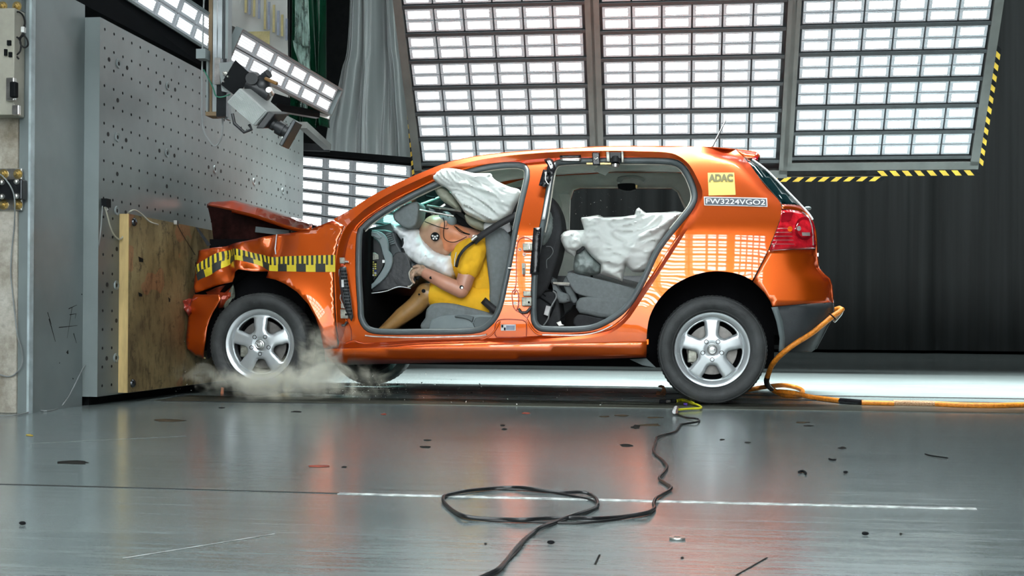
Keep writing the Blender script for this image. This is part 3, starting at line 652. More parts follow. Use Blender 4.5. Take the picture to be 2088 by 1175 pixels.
# bracket head between post and camera
hd = empty('camera_mount', D(480, 160, dp - .1), 'black pan and tilt head carrying the high speed camera on the post', 'mount')
q = D(490, 135, dp - .05)
MB().hexa([D(450, 172, dp - .1), D(485, 200, dp - .1), D(512, 152, dp - .1), D(480, 122, dp - .1)], [D(450, 172, dp), D(485, 200, dp), D(512, 152, dp), D(480, 122, dp)]).build('bracket_plate', M['black'], hd, smooth=False)
MB().hexa([D(446, 128, dp - .08), D(452, 186, dp - .08), D(470, 190, dp - .08), D(474, 126, dp - .08)], [D(446, 128, dp), D(452, 186, dp), D(470, 190, dp), D(474, 126, dp)]).build('post_plate', M['steel_face'], hd, smooth=False)
mm_ = MB(); mm_.tube([D(513, 160, dp - .2), D(520, 158, dp)], .03, 14); mm_.tube([D(505, 170, dp - .15), D(550, 195, dp - .15)], .032, 12); mm_.sphere(D(535, 175, dp - .14), .045, 12, 8); mm_.tube([D(525, 168, dp - .12), D(548, 150, dp - .16)], .022, 10)
mm_.build('tilt_head', M['dark'], hd)
MB().tube([D(541, 160, dp - .18), D(565, 171, dp - .2)], .009, 8).build('tilt_handle', mat('brown_grip', (0.25, 0.13, 0.04), .5), hd)
MB().tube([D(548, 183, dp - .2), D(553, 191, dp - .16)], .016, 12).build('lock_knob', M['chrome'], hd)
[bolt(MB(), D(x, y, dp - .085), .009).build('bolt', M['chrome'], hd, smooth=False) for x, y in ((459, 150), (459, 168), (468, 158))]
# the camera itself
dc = dp - .28
hs = empty('high_speed_camera', D(510, 225, dc), 'grey ribbed high speed camera with black lens pointing down at the bonnet', 'camera')
M['camgrey'] = mat('camera_grey', (0.33, 0.35, 0.34), .45, .1, var=.05)
fb = [D(x, y, dc) for x, y in [(461, 208), (519, 258), (545, 228), (488, 179)]]      # left, bottom, right, top
bkv = Vector((.02, .17, .03))
body = MB().hexa(fb, [p + bkv for p in fb]).build('camera_body', M['camgrey'], hs, smooth=False); bevel(body, .008)
rb = MB(); ax_ = (fb[1] - fb[0]); ay_ = (fb[3] - fb[0])
for k in range(15):
    t = .06 + .88 * k / 14; a_ = fb[0] + ay_ * t; rb.bar(a_ + ax_ * .05 - Vector((0, .003, 0)), a_ + ax_ * .95 - Vector((0, .003, 0)), .0045, .006, (0, 1, 0))
rb.build('cooling_rib', mat('camera_grey_rib', (0.40, 0.43, 0.42), .45), hs, smooth=False)
ep = [D(x, y, dc + .01) for x, y in [(521, 262), (538, 262), (561, 232), (547, 227)]]
bevel(MB().hexa(ep, [p + bkv * .9 for p in ep]).build('end_plate', M['dark'], hs, smooth=False), .005)
lx = (D(575, 268, dc) - D(535, 245, dc)).normalized(); p0 = D(537, 243, dc) + Vector((0, .08, 0))
ln = MB()
for t0_, t1_, r_ in [(0, .035, .030), (.035, .05, .025), (.05, .085, .036), (.085, .10, .031), (.10, .118, .034)]:
    ln.tube([p0 + lx * t0_, p0 + lx * t1_], r_, 24)
ln.build('lens_barrel', M['dark'], hs)
lu = Vector((-lx.z, 0, lx.x)).normalized(); hc = p0 + lx * .125
bevel(MB().hexa([hc + lu * sx_ * .072 + Vector((0, sy_ * .05, 0)) - lx * .010 for sx_, sy_ in ((-1, -1), (1, -1), (1, 1), (-1, 1))], [hc + lu * sx_ * .072 + Vector((0, sy_ * .05, 0)) + lx * .010 for sx_, sy_ in ((-1, -1), (1, -1), (1, 1), (-1, 1))]).build('lens_hood', M['dk_steel'], hs, smooth=False), .004)
hn = [D(x, y, dc + .03) for x, y in [(474, 232), (478, 252), (498, 270), (513, 264), (508, 254)]]
MB().tube(hn, .008, 8).build('carry_handle', M['dark'], hs)
MB().hexa([D(x, y, dc - .002) for x, y in [(481, 191), (497, 203), (493, 206), (477, 194)]], [D(x, y, dc + .002) for x, y in [(481, 191), (497, 203), (493, 206), (477, 194)]]).build('name_plate', mat('plate_silver', (.6, .62, .6), .4), hs, smooth=False)
# hanging cable loop and green wire
L = [(417, -40), (414, 60), (412, 150), (412, 240), (416, 268), (426, 286), (438, 298), (448, 288), (453, 270), (454, 240)]
tag(MB().tube(spline([D(x, y, dp + .03) for x, y in L], n=6), .0045, 6).build('signal_cable', M['cable_grey']), 'grey cable loop hanging below the steel post in front of the barrier', 'cable')
L = [(415, 142), (424, 158), (434, 178), (440, 195), (452, 198), (470, 192)]
tag(MB().tube(spline([D(x, y, dp - .06) for x, y in L], n=6), .0035, 6).build('signal_cable', M['green_cable']), 'thin green wire running along the post to the high speed camera', 'cable')
# beam that carries the second light bar
cb_ = empty('support_beam', D(600, 230, 7.2), 'dark horizontal profile beam under the slanting light bar', 'beam')
MB().bar(D(560, 219, 7.1), D(648, 234, 7.3), .05, .045).build('beam_profile', M['dk_steel'], cb_, smooth=False)
MB().bar(D(648, 232, 7.3), D(672, 240, 7.3), .03, .02).build('end_tab', M['chrome'], cb_, smooth=False)
MB().hexa([D(x, y, 7.35) for x, y in [(545, 222), (592, 226), (592, 200), (560, 190)]], [D(x, y, 7.45) for x, y in [(545, 222), (592, 226), (592, 200), (560, 190)]]).build('gusset', M['black'], cb_, smooth=False)
br_ = empty('diagonal_brace', D(645, 280, 8.2), 'short grey diagonal brace leaning beside the far end of the barrier', 'brace')
MB().bar(D(618, 255, 8.9), D(668, 300, 9.6), .06, .05).build('brace_profile', M['panel_frame'], br_, smooth=False)
MB().bar(D(618, 300, 9.8), D(672, 302, 9.8), .05, .06).build('brace_foot', M['black'], br_, smooth=False)
# ------------------------------------------------------------------ curtains and tarpaulins
def curtain(name, x0, x1, Y, z0, z1, m_, label, seed, amp=.12, freq=2.2, lean=0.0, cat='curtain', nu=260):
    vs = []; fs = []; nz_ = 6
    for j in range(nz_ + 1):
        tz = j / nz_
        for i in range(nu + 1):
            t = i / nu; x = x0 + (x1 - x0) * t
            d_ = amp * (noise.noise(Vector((x * freq, seed, tz * .3))) + .5 * noise.noise(Vector((x * freq * 2.7, seed + 9, tz * .5))))
            vs.append((x + lean * (1 - tz), Y + d_, z0 + (z1 - z0) * tz))
    for j in range(nz_):
        for i in range(nu): a_ = j * (nu + 1) + i; fs.append((a_, a_ + 1, a_ + nu + 2, a_ + nu + 1))
    o = mk(name, vs, fs, m_, ang=180); sd = o.modifiers.new('s', 'SOLIDIFY'); sd.thickness = .004
    return tag(o, label, cat)
M['cur_dark'] = mat('dark_curtain_cloth', (0.05, 0.056, 0.057), .85, var=.15, scale=1.2, stretch=(4, 1, .1))
M['cur_light'] = mat('pale_curtain_cloth', (0.40, 0.43, 0.43), .6, var=.12, scale=1.5, stretch=(4, 1, .1))
curtain('curtain', -5.2, 11.0, 19.6, .05, 7.8, M['cur_dark'], 'wide dark grey curtain hanging across the back of the hall', 3.3, .34, 1.1, nu=700)
cp = D(660, 320, 12.6); cq = D(800, 320, 12.6)
vs = []; fs = []; nu = 160; nv = 14
edgeL = spline([D(x, y, 12.8) for x, y in [(722, -460), (706, 40), (692, 140), (676, 220), (662, 300), (650, 560)]], n=6)
edgeR = spline([D(x, y, 13.4) for x, y in [(800, -460), (820, 40), (830, 140), (836, 220), (842, 300), (850, 560)]], n=6)
for j in range(len(edgeL)):
    for i in range(nu + 1):
        t = i / nu; p = edgeL[j].lerp(edgeR[j], t); dd = .34 * noise.noise(Vector((t * 6.5, 1.7, j * .03))) + .10 * noise.noise(Vector((t * 19, 4.1, j * .02)))
        vs.append((p.x, p.y + dd, p.z))
for j in range(len(edgeL) - 1):
    for i in range(nu): a_ = j * (nu + 1) + i; fs.append((a_ + nu + 1, a_ + nu + 2, a_ + 1, a_))
o = mk('curtain', vs, fs, M['cur_light'], ang=180); o.modifiers.new('s', 'SOLIDIFY').thickness = .004
tag(o, 'pale grey gathered curtain hanging left of the large light panels', 'curtain')
# printed banner: pale with faint mustard and blue bars
bn = empty('hanging_banner', D(535, 60, 11.5), 'pale printed banner with faded yellow and grey bars behind the post', 'banner')
def sheet_px(pts_l, pts_r, d0, d1, amp, fr_, seed, m_, nm, par=None, nu=60, th=.004):
    EL = spline([D(x, y, d0) for x, y in pts_l], n=6); ER = spline([D(x, y, d1) for x, y in pts_r], n=6); vs = []; fs = []
    for j in range(len(EL)):
        for i in range(nu + 1):
            t = i / nu; p = EL[j].lerp(ER[j], t); dd = amp * noise.noise(Vector((t * fr_, seed, j * .12)))
            vs.append((p.x, p.y + dd, p.z))
    for j in range(len(EL) - 1):
        for i in range(nu): a_ = j * (nu + 1) + i; fs.append((a_ + nu + 1, a_ + nu + 2, a_ + 1, a_))
    o = mk(nm, vs, fs, m_, par, ang=180); o.modifiers.new('s', 'SOLIDIFY').thickness = th; return o
M['banner'] = mat('banner_cloth', (0.52, 0.54, 0.52), .5, var=.1, scale=1.2)
sheet_px([(462, -460), (462, 60), (466, 200)], [(588, -460), (588, 60), (592, 230)], 11.5, 11.5, .05, 3, 2.2, M['banner'], 'banner_cloth', bn)
M['mustard'] = mat('faded_mustard_print', (0.50, 0.44, 0.22), .5); M['bluegrey'] = mat('faded_blue_print', (0.30, 0.34, 0.42), .5)
for k, (x, y0_, y1_) in enumerate([(499, -20, 26), (507, -20, 30), (516, -20, 34), (526, -20, 38), (538, -10, 60), (546, 4, 60), (556, 10, 66), (565, 22, 72), (573, 30, 74), (582, 38, 82)]):
    a_, b_ = D(x, y1_, 11.40), D(x + 5, y0_, 11.40)
    MB().box(((a_.x + b_.x) / 2, a_.y, (a_.z + b_.z) / 2), (b_.x - a_.x, .01, b_.z - a_.z)).build('printed_bar', M['bluegrey'] if k % 2 else M['mustard'], bn, smooth=False)
a_, b_ = D(478, 110, 11.4), D(553, 66, 11.4)
MB().box(((a_.x + b_.x) / 2, a_.y, (a_.z + b_.z) / 2), (b_.x - a_.x, .008, b_.z - a_.z)).build('printed_bar', M['mustard'], bn, smooth=False)
a_, b_ = D(588, 240, 11.35), D(591, -60, 11.35)
MB().box(((a_.x + b_.x) / 2, a_.y, (a_.z + b_.z) / 2), (b_.x - a_.x, .02, b_.z - a_.z)).build('side_rod', M['dark'], bn, smooth=False)
M['greenfilm'] = mat('dark_green_sheet', (0.004, 0.045, 0.022), .25, var=.3, scale=3, bump=.6, bscale=5, stretch=(2, 1, .5))
tag(sheet_px([(590, -460), (592, 100), (594, 260)], [(662, -460), (664, 100), (670, 260)], 12.0, 12.2, .22, 5, 7.7, M['greenfilm'], 'tarpaulin'), 'dark green wrapped tarpaulin hanging between the banner and the pale curtain', 'tarpaulin')
M['film'] = mat('crinkled_clear_film', (0.35, 0.50, 0.45), .18, var=.4, scale=8, bump=.9, bscale=14, stretch=(3, 1, .6), alpha=.6)
tag(sheet_px([(598, -460), (604, 30), (600, 90), (612, 140), (616, 230)], [(622, -460), (630, 40), (634, 100), (632, 150), (626, 230)], 11.7, 11.7, .12, 4, 9.1, M['film'], 'plastic_film'), 'crinkled pale plastic film in front of the dark green tarpaulin', 'plastic film')
# ================================================================== the car
YS, YC = 6.62, 7.50
PROF = [(.0, .34), (.10, .20), (.20, .11), (.27, .050), (.33, .014), (.42, .001), (.52, .002), (.60, .009), (.70, .022), (.80, .040), (.90, .062), (1.0, .088), (1.03, .098), (1.06, .112), (1.2, .187), (1.35, .275), (1.45, .345), (1.6, .48)]
def hermite(tab, z):
    n = len(tab)
    if z <= tab[0][0]: return tab[0][1]
    if z >= tab[-1][0]: return tab[-1][1]
    i = max(k for k in range(n - 1) if tab[k][0] <= z)
    x0, y0 = tab[i]; x1, y1 = tab[i + 1]; h = x1 - x0
    s = lambda a, b: (tab[b][1] - tab[a][1]) / (tab[b][0] - tab[a][0])
    m0 = s(max(i - 1, 0), i + 1); m1 = s(i, min(i + 2, n - 1)); t = (z - x0) / h
    return (2 * t ** 3 - 3 * t * t + 1) * y0 + (t ** 3 - 2 * t * t + t) * h * m0 + (-2 * t ** 3 + 3 * t * t) * y1 + (t ** 3 - t * t) * h * m1
TAIL = sorted([(P(x, y, 6.85).z, P(x, y, 6.85).x) for x, y in [(1480, 301), (1546, 322), (1604, 388), (1632, 412), (1652, 440), (1664, 472), (1667, 500), (1666, 520), (1669, 545), (1680, 558), (1691, 568), (1696, 582), (1698, 617), (1699, 640), (1664, 716), (1640, 760)]])
def lerp_tab(tab, z):
    if z <= tab[0][0]: return tab[0][1]
    if z >= tab[-1][0]: return tab[-1][1]
    for k in range(len(tab) - 1):
        if tab[k][0] <= z <= tab[k + 1][0]:
            t = (z - tab[k][0]) / (tab[k + 1][0] - tab[k][0] + 1e-9); return tab[k][1] * (1 - t) + tab[k + 1][1] * t
def yb(x, z):
    y = hermite(PROF, z)
    if x > 0.1: y += .10 * ((x - .1) / .8) ** 2
    if x < -2.2: y += .16 * min(1.2, (-2.2 - x) / .75) ** 2
    d = lerp_tab(TAIL, z) - x
    if d < .20: y += .10 * (1 - max(d, 0) / .20) ** 2
    # flared lip over the rear wheel
    if z < 1.0:
        r = hypot(x - .17, z - .33)
        if .36 < r < .42: y -= .010 * (1 - (r - .36) / .06) ** 2
    return YS + y
def S(px, py, off=0.0):
    Y = 6.7
    for _ in range(7):
        q = P(px, py, Y); Y = yb(q.x, q.z) + off
    return P(px, py, Y)
def S2(pts, off=0.0): return [(q.x, q.z) for q in (S(x, y, off) for x, y in pts)]
def SF(px, py, off=0.0):
    Y = 8.2
    for _ in range(7):
        q = P(px, py, Y); Y = 2 * YC - yb(q.x, q.z) - off
    return P(px, py, Y)
def paint():
    mm = bpy.data.materials.new('orange_car_paint'); mm.use_nodes = True; nt = mm.node_tree; b = nt.nodes['Principled BSDF']
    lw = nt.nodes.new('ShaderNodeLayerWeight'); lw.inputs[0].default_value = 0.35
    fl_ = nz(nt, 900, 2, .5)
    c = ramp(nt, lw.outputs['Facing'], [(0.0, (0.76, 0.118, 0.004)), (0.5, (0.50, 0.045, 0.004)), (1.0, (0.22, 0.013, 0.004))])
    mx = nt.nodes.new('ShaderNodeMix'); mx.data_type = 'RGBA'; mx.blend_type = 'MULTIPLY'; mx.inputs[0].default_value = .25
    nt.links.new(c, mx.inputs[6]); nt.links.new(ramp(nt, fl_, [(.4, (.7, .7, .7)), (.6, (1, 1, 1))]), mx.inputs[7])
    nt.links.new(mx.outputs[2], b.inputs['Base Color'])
    b.inputs['Metallic'].default_value = .65; b.inputs['Roughness'].default_value = .34
    b.inputs['Coat Weight'].default_value = 1; b.inputs['Coat Roughness'].default_value = .015; b.inputs['Coat IOR'].default_value = 1.6
    return mm
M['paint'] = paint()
M['red_body'] = mat('dark_red_metal', (0.42, 0.05, 0.015), .35, .3, coat=.5)  # darker and redder than the body paint
M['seal'] = mat('door_seal_rubber', (0.085, 0.105, 0.11), .42, var=.08)
M['beige_trim'] = mat('pale_trim_edge', (0.62, 0.60, 0.52), .5)
M['headliner'] = mat('headliner_cloth', (0.66, 0.70, 0.64), .9, var=.05, bump=.1, bscale=200)
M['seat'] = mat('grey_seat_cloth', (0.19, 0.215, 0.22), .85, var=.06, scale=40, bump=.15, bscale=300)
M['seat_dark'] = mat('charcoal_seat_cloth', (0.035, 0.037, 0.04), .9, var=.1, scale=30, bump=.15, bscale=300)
M['plast'] = mat('grey_plastic', (0.12, 0.15, 0.155), .5, var=.05)
M['plast_l'] = mat('light_grey_plastic', (0.22, 0.27, 0.28), .45, var=.05)
M['carpet'] = mat('black_carpet', (0.006, 0.006, 0.007), 1.0, spec=.1)
def glass_mat():
    mm = bpy.data.materials.new('teal_glass'); mm.use_nodes = True; nt = mm.node_tree; nt.nodes.remove(nt.nodes['Principled BSDF'])
    t = nt.nodes.new('ShaderNodeBsdfTransparent'); g = nt.nodes.new('ShaderNodeBsdfGlossy'); x = nt.nodes.new('ShaderNodeMixShader')
    t.inputs[0].default_value = (0.55, 0.86, 0.82, 1); g.inputs[0].default_value = (.8, 1, .98, 1); g.inputs['Roughness'].default_value = .03
    nt.links.new(ramp(nt, nz(nt, 7, 6, .8), [(.45, (.03, .03, .03)), (.75, (.22, .22, .22))]), x.inputs[0])
    nt.links.new(t.outputs[0], x.inputs[1]); nt.links.new(g.outputs[0], x.inputs[2]); nt.links.new(x.outputs[0], nt.nodes['Material Output'].inputs['Surface']); return mm
M['glass'] = glass_mat()
M['glass_dark'] = mat('dark_privacy_glass', (0.004, 0.018, 0.02), .04, coat=1, spec=.8)
M['rubber'] = mat('tyre_rubber', (0.048, 0.052, 0.053), .62, var=.25, scale=6, bump=.15, bscale=40)
M['rim'] = mat('silver_alloy', (0.62, 0.66, 0.68), .30, .55, coat=.4, var=.03)
M['disc'] = mat('brake_disc_steel', (0.20, 0.19, 0.18), .4, .8, var=.2)
M['bag'] = mat('airbag_cloth', (0.72, 0.76, 0.73), .65, var=.05, scale=5, bump=.25, bscale=18)
M['bag_w'] = mat('white_airbag_cloth', (0.86, 0.88, 0.90), .7, var=.03, bump=.2, bscale=30)
M['bag_o'] = mat('olive_airbag_cloth', (0.36, 0.37, 0.29), .7, var=.08, bump=.3, bscale=20)
M['bag_g'] = mat('grey_airbag_film', (0.22, 0.26, 0.25), .35, var=.3, scale=9, bump=.5, bscale=14)
M['hinge'] = mat('zinc_hinge', (0.36, 0.36, 0.31), .4, .6, var=.25, scale=30)
M['tape_b'] = mat('glossy_black_tape', (0.012, 0.012, 0.014), .18, var=.2, bump=.5, bscale=12)
M['white'] = mat('white_label', (0.80, 0.81, 0.80), .5)
M['mark_y'] = mat('measuring_yellow', (0.80, 0.62, 0.03), .45, var=.04); M['mark_k'] = mat('measuring_black', (0.03, 0.033, 0.03), .5)
M['tail_red'] = mat('tail_lamp_red', (0.60, 0.014, 0.025), .06, coat=1, var=.2, scale=20)
M['tail_dark'] = mat('tail_lamp_dark_red', (0.26, 0.006, 0.012), .05, coat=1)
M['tail_orange'] = mat('tail_lamp_orange', (0.85, 0.14, 0.01), .1, coat=1); M['tail_clear'] = mat('tail_lamp_clear', (0.80, 0.70, 0.68), .06, .6, coat=1)
M['valance'] = mat('black_bumper_plastic', (0.030, 0.036, 0.040), .45, bump=.1, bscale=120)

XCAR = -1.0
car = empty('car', (XCAR, YC, 0), 'orange five door hatchback with its doors removed and nose crushed against the barrier', 'car')
def skin(name, outer, holes=(), m_='paint', parent=car, off=0.0, step=.035, recess=None, far=False, th=.012, extra=(), yfn=None):
    V, Fc = fill2d(outer, holes, step, extra)
    vs = []
    for v in V:
        o_ = off + (recess(v.x, v.y) if recess else 0)
        y = (yfn or yb)(v.x, v.y) + o_
        if far: y = 2 * YC - y
        vs.append((v.x, y, v.y))
    fs = [tuple(reversed(f)) for f in Fc] if far else Fc
    o = mk(name, vs, fs, M[m_], parent, ang=50)
    if th: s = o.modifiers.new('thick', 'SOLIDIFY'); s.thickness = th; s.offset = -1
    return o
# ---- near side panel ------------------------------------------------
top = [(680, 447), (716, 427), (751.5, 403.6), (787, 384), (823, 367.5), (859, 352), (894, 338), (930, 327), (966, 319.5), (1002, 314.5), (1037, 311), (1073, 308), (1120, 305), (1163, 302), (1234, 299), (1306, 298.2), (1377, 299), (1440, 300), (1478, 302.5), (1500, 305)]
rear = [(1500, 305), (1516, 320), (1550, 365), (1579, 397), (1592, 413), (1594, 428), (1590, 448), (1582, 470), (1567, 508), (1534, 572)]
arch = [(1534, 572), (1520, 564.5), (1500, 557.5), (1472, 553.5), (1443, 554.5), (1407, 564), (1371.5, 583), (1350, 603), (1336, 622), (1325, 645), (1320, 670), (1318, 700), (1318, 727)]
bott = [(1318, 729), (1200, 733), (1000, 738), (800, 742), (700, 744.5), (667, 743), (663, 735), (662, 713)]
frontj = [(690, 711), (686.5, 665), (683, 605), (681, 556), (684.5, 522), (690, 492), (703, 461), (683, 451)]
sp = lambda pts, st=.03, off=0.0: spline(S2(pts, off), step=st)
ol = sp(top) [:-1] + lin(S2(rear), .03)[:-1] + sp(arch)[:-1] + sp(bott[:6], .05)[:-1] + lin(S2(bott[5:] + frontj), .03)
ol = [v for i, v in enumerate(ol) if i == 0 or (v - ol[i - 1]).length > .004]
while (ol[0] - ol[-1]).length < .006: ol.pop()
ap = [(692, 709), (688, 665), (685.5, 605), (683.5, 556), (687, 524), (693, 494), (706, 463), (727, 442), (751.5, 421.5), (798, 393), (851.5, 367.5), (908.7, 344), (966, 328.5), (1019.5, 319.5), (1073, 314), (1141, 309.5), (1234, 307.5), (1306, 308.5), (1359.5, 311), (1384.5, 318.6), (1406, 336.5), (1424, 368.6), (1432, 390), (1430, 411.5), (1416.7, 443.7), (1399, 472), (1374, 511.6), (1341.7, 561.6), (1313, 604.5), (1284.5, 647), (1266.6, 665), (1246, 678.5), (1210, 688), (1163, 693), (1020, 701), (860, 705.5)]
apo = spline(S2(ap), step=.03, closed=True)
def shrink(poly, d):
    n = len(poly); out = []
    A = sum(poly[i][0] * poly[(i + 1) % n][1] - poly[(i + 1) % n][0] * poly[i][1] for i in range(n))
    sg = 1 if A > 0 else -1
    for i in range(n):
        a, b = poly[i - 1], poly[(i + 1) % n]; t = Vector((b[0] - a[0], b[1] - a[1]))
        if t.length < 1e-9: out.append(Vector(poly[i])); continue
        t.normalize(); out.append(Vector((poly[i][0] - t.y * sg * d, poly[i][1] + t.x * sg * d)))
    return out
api = shrink(apo, .034)
DREC = .052
def recess(x, z):
    if not inside(x, z, apo): return 0.0
    d = dist_poly(x, z, apo); return DREC * min(1, d / .033)
fop = C4((135, 900), (140, 980), (172, 1040), (225, 1066), (330, 1073), (500, 1072), (800, 1066), (900, 1022), (960, 930), (1000, 760), (1030, 610), (1060, 450), (1090, 310), (1121, 170), (1110, 110), (1060, 86), (950, 88), (800, 115), (640, 170), (480, 240), (330, 320), (220, 390), (155, 450), (130, 500), (124, 700))
rop = C5((172, 980), (182, 1040), (215, 1075), (270, 1085), (450, 1085), (560, 1065), (680, 1000), (760, 920), (830, 800), (900, 650), (960, 560), (1050, 450), (1110, 370), (1127, 310), (1112, 240), (1080, 170), (1040, 120), (980, 95), (850, 88), (600, 88), (400, 92), (320, 103), (287, 135), (270, 200), (235, 420), (190, 650), (176, 800))
fo = spline(S2(fop, DREC), step=.03, closed=True); ro = spline(S2(rop, DREC), step=.03, closed=True)
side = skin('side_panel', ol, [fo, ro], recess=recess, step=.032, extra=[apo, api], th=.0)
# flanges, seals and pale inner edges of both door openings
def ring(loop, d0, y0, d1, y1, nm, m_, par):
    A = shrink(loop, d0); B = shrink(loop, d1); n = len(loop)
    vs = [(p[0], yb(p[0], p[1]) + y0, p[1]) for p in A] + [(p[0], yb(q[0], q[1]) + y1, p[1]) for p, q in zip(B, loop)]
    return mk(nm, vs, [(i, (i + 1) % n, n + (i + 1) % n, n + i) for i in range(n)], M[m_], par)
for nm, lp in (('door_seal', fo), ('door_seal', ro)):
    ring(lp, 0, DREC, 0.0, DREC + .09, 'door_flange', 'red_body', side)
    c = shrink(lp, .018)
    MB().tube([(p[0], yb(q[0], q[1]) + DREC + .012, p[1]) for p, q in zip(c, lp)], .0185, 10, closed=True).build(nm, M['seal'], side)
    c = shrink(lp, .036)
    pts_ = [(p[0], yb(q[0], q[1]) + DREC + .030, p[1]) for p, q in zip(c, lp)]; hi_ = [k for k in range(len(lp)) if lp[k][1] > .99]
    lo_k = [k for k in range(len(lp)) if lp[k][1] > .99 and lp[k - 1][1] <= .99][0]; run = []
    k = lo_k
    while lp[k % len(lp)][1] > .99: run.append(pts_[k % len(lp)]); k += 1
    MB().tube(run, .0060, 6).build('trim_edge', M['beige_trim'], side)
def strip_on(pts, off, r, nm, m_, par, st=.02, n=6):
    q = spline([S(x, y, off) for x, y in pts], step=st); return MB().tube(q, r, n).build(nm, M[m_], par)
strip_on(C4((180, 1076), (260, 1083), (500, 1087), (830, 1078), (870, 1066)), DREC - .02, .004, 'step_edge', 'chrome', side)
strip_on(C5((240, 1100), (450, 1102), (560, 1082), (640, 1045)), DREC - .02, .004, 'step_edge', 'chrome', side)
# raised folds that run round the apertures
strip_on([(705, 700), (722, 695), (740, 700), (800, 702), (900, 702), (960, 697), (1000, 684), (1020, 655)], DREC - .004, .005, 'body_fold', 'paint', side)
strip_on(C5((150, 1010), (190, 1075), (250, 1102), (450, 1108), (580, 1085), (690, 1020), (780, 920), (860, 790), (960, 620), (1050, 500), (1120, 400), (1150, 320), (1140, 250), (1100, 160), (1050, 100), (990, 75), (850, 68), (600, 66), (400, 70)), DREC - .012, .006, 'body_fold', 'paint', side)
strip_on([(722, 470), (740, 449), (790, 415), (851, 384), (908, 358), (966, 340), (1019, 328), (1060, 326)], DREC - .004, .006, 'body_fold', 'paint', side)
# sill strip with its crease
sl = lin(S2([(662, 713), (690, 712), (860, 708), (1020, 704), (1160, 700), (1300, 697), (1319, 697), (1318, 729)]), .04) + lin(S2([(1200, 733), (1000, 738), (800, 742), (700, 744.5), (668, 743)]), .04)
skin('sill_skirt', sl, m_='paint', off=-.010, step=.04, th=.01)
# ---- rear light, bumper, valance ---------------------------------------
tl = S2([(1594, 429), (1612, 428), (1628, 431), (1642, 436), (1654, 450), (1661, 475), (1664, 500), (1662, 507), (1569, 509.5), (1583, 471), (1591, 449)])
tl = lin(tl, .03, True)
tlo = skin('tail_light', tl, m_='tail_red', off=-.004, step=.02, th=.02)
def disc_on(px, py, r, off, m_, nm, par, n=20, th=.004, ex=1.0):
    q = S(px, py, off); nrm = Vector((q.x, 0, q.z)); o = MB()
    ring_ = [S(px + cos(2 * pi * k / n) * r * ex, py + sin(2 * pi * k / n) * r, off) for k in range(n)]
    o.add(ring_ + [p + Vector((0, th, 0)) for p in ring_], [tuple(range(n))[::-1]] + [(k, (k + 1) % n, n + (k + 1) % n, n + k) for k in range(n)]); return o.build(nm, M[m_], par, ang=30)
def quad_on(pts, off, m_, nm, par, st=.02, th=.0):
    L = lin(S2(pts, off), st, True); V, Fc = fill2d(L, [], st * 1.5)
    vs = [(v.x, yb(v.x, v.y) + off, v.y) for v in V]; o = mk(nm, vs, Fc, M[m_], par)
    if th: s = o.modifiers.new('t', 'SOLIDIFY'); s.thickness = th
    return o
disc_on(1641, 466, 24, -.010, 'tail_dark', 'lamp_ring', tlo, th=.006, ex=.85); disc_on(1640, 466, 18, -.014, 'tail_red', 'lamp_lens', tlo, ex=.8)
disc_on(1629, 466, 5, -.018, 'tail_clear', 'lamp_reflector', tlo, ex=.9); disc_on(1611, 467, 5.5, -.008, 'tail_orange', 'indicator_lens', tlo, ex=.9)
quad_on([(1635, 474), (1651, 474), (1652, 481), (1636, 481)], -.018, 'tail_clear', 'lamp_reflector', tlo, .01)
quad_on([(1595, 433), (1618, 433), (1612, 450), (1592, 452)], -.007, 'tail_dark', 'dark_lens', tlo)
for k in range(5):
    y = 466 + k * 8; strip_on([(1584 - k * 3.2, y), (1600, y - .3), (1612 + k * 2, y)], -.007, .0013, 'lens_rib', 'tail_clear', tlo)
strip_on([(1636, 433), (1648, 443), (1656, 465), (1658, 500)], -.008, .004, 'edge_strip', 'tail_clear', tlo)
rb_o = [(1567, 511), (1640, 509), (1663, 509), (1665, 522), (1668, 546), (1679, 558.5), (1690, 568), (1695, 582), (1697.5, 616.5), (1640, 619.5), (1575, 625.5), (1571, 614), (1559, 596.5), (1548, 585.5), (1536, 574.5)]
rbump = skin('rear_bumper', lin(S2(rb_o), .03, True), step=.03, th=.012)
va = [(1575, 627), (1640, 621), (1698.5, 618.5), (1699, 640), (1690, 660), (1680, 680), (1663, 712), (1655, 718), (1589, 718.5), (1591, 690), (1584, 655), (1579, 638)]
val = skin('bumper_valance', lin(S2(va), .03, True), m_='valance', step=.03, th=.012)
quad_on([(1573, 627), (1586, 626), (1596, 655), (1601, 690), (1599, 717), (1588, 717), (1590, 690), (1583, 655)], -.006, 'plast', 'arch_lip', val, .02, .004)
# whole rear: loft from the near silhouette to the mirrored one
def loft(near, name, m_, par, n=14, bulge=(0, 0), crown=0.0, th=.008, inset=0.0, matfn=None):
    vs = []; fs = []
    for p in near:
        y0 = p[1] + inset; y1 = 2 * YC - y0
        for k in range(n + 1):
            t = k / n; s = sin(pi * t) ** .7 if 0 < t < 1 else 0
            vs.append((p[0] + bulge[0] * s, y0 + (y1 - y0) * t, p[2] + (bulge[1] + crown) * s))
    for i in range(len(near) - 1):
        for k in range(n): a = i * (n + 1) + k; fs.append((a, a + 1, a + n + 2, a + n + 1))
    o = mk(name, vs, fs, M[m_], par)
    if th: s = o.modifiers.new('t', 'SOLIDIFY'); s.thickness = th; s.offset = 0
    return o
def Sv(pts, off=0.0, st=.05): return spline([S(x, y, off) for x, y in pts], step=st)
loft(Sv([(905, 335), (930, 327.5), (966, 320), (1002, 315), (1037, 311.5), (1073, 308.5), (1120, 305.5), (1163, 302.5), (1234, 299.5), (1306, 298.7), (1377, 299.5), (1440, 300.5), (1500, 305.5)]), 'roof', 'paint', car, crown=.028)
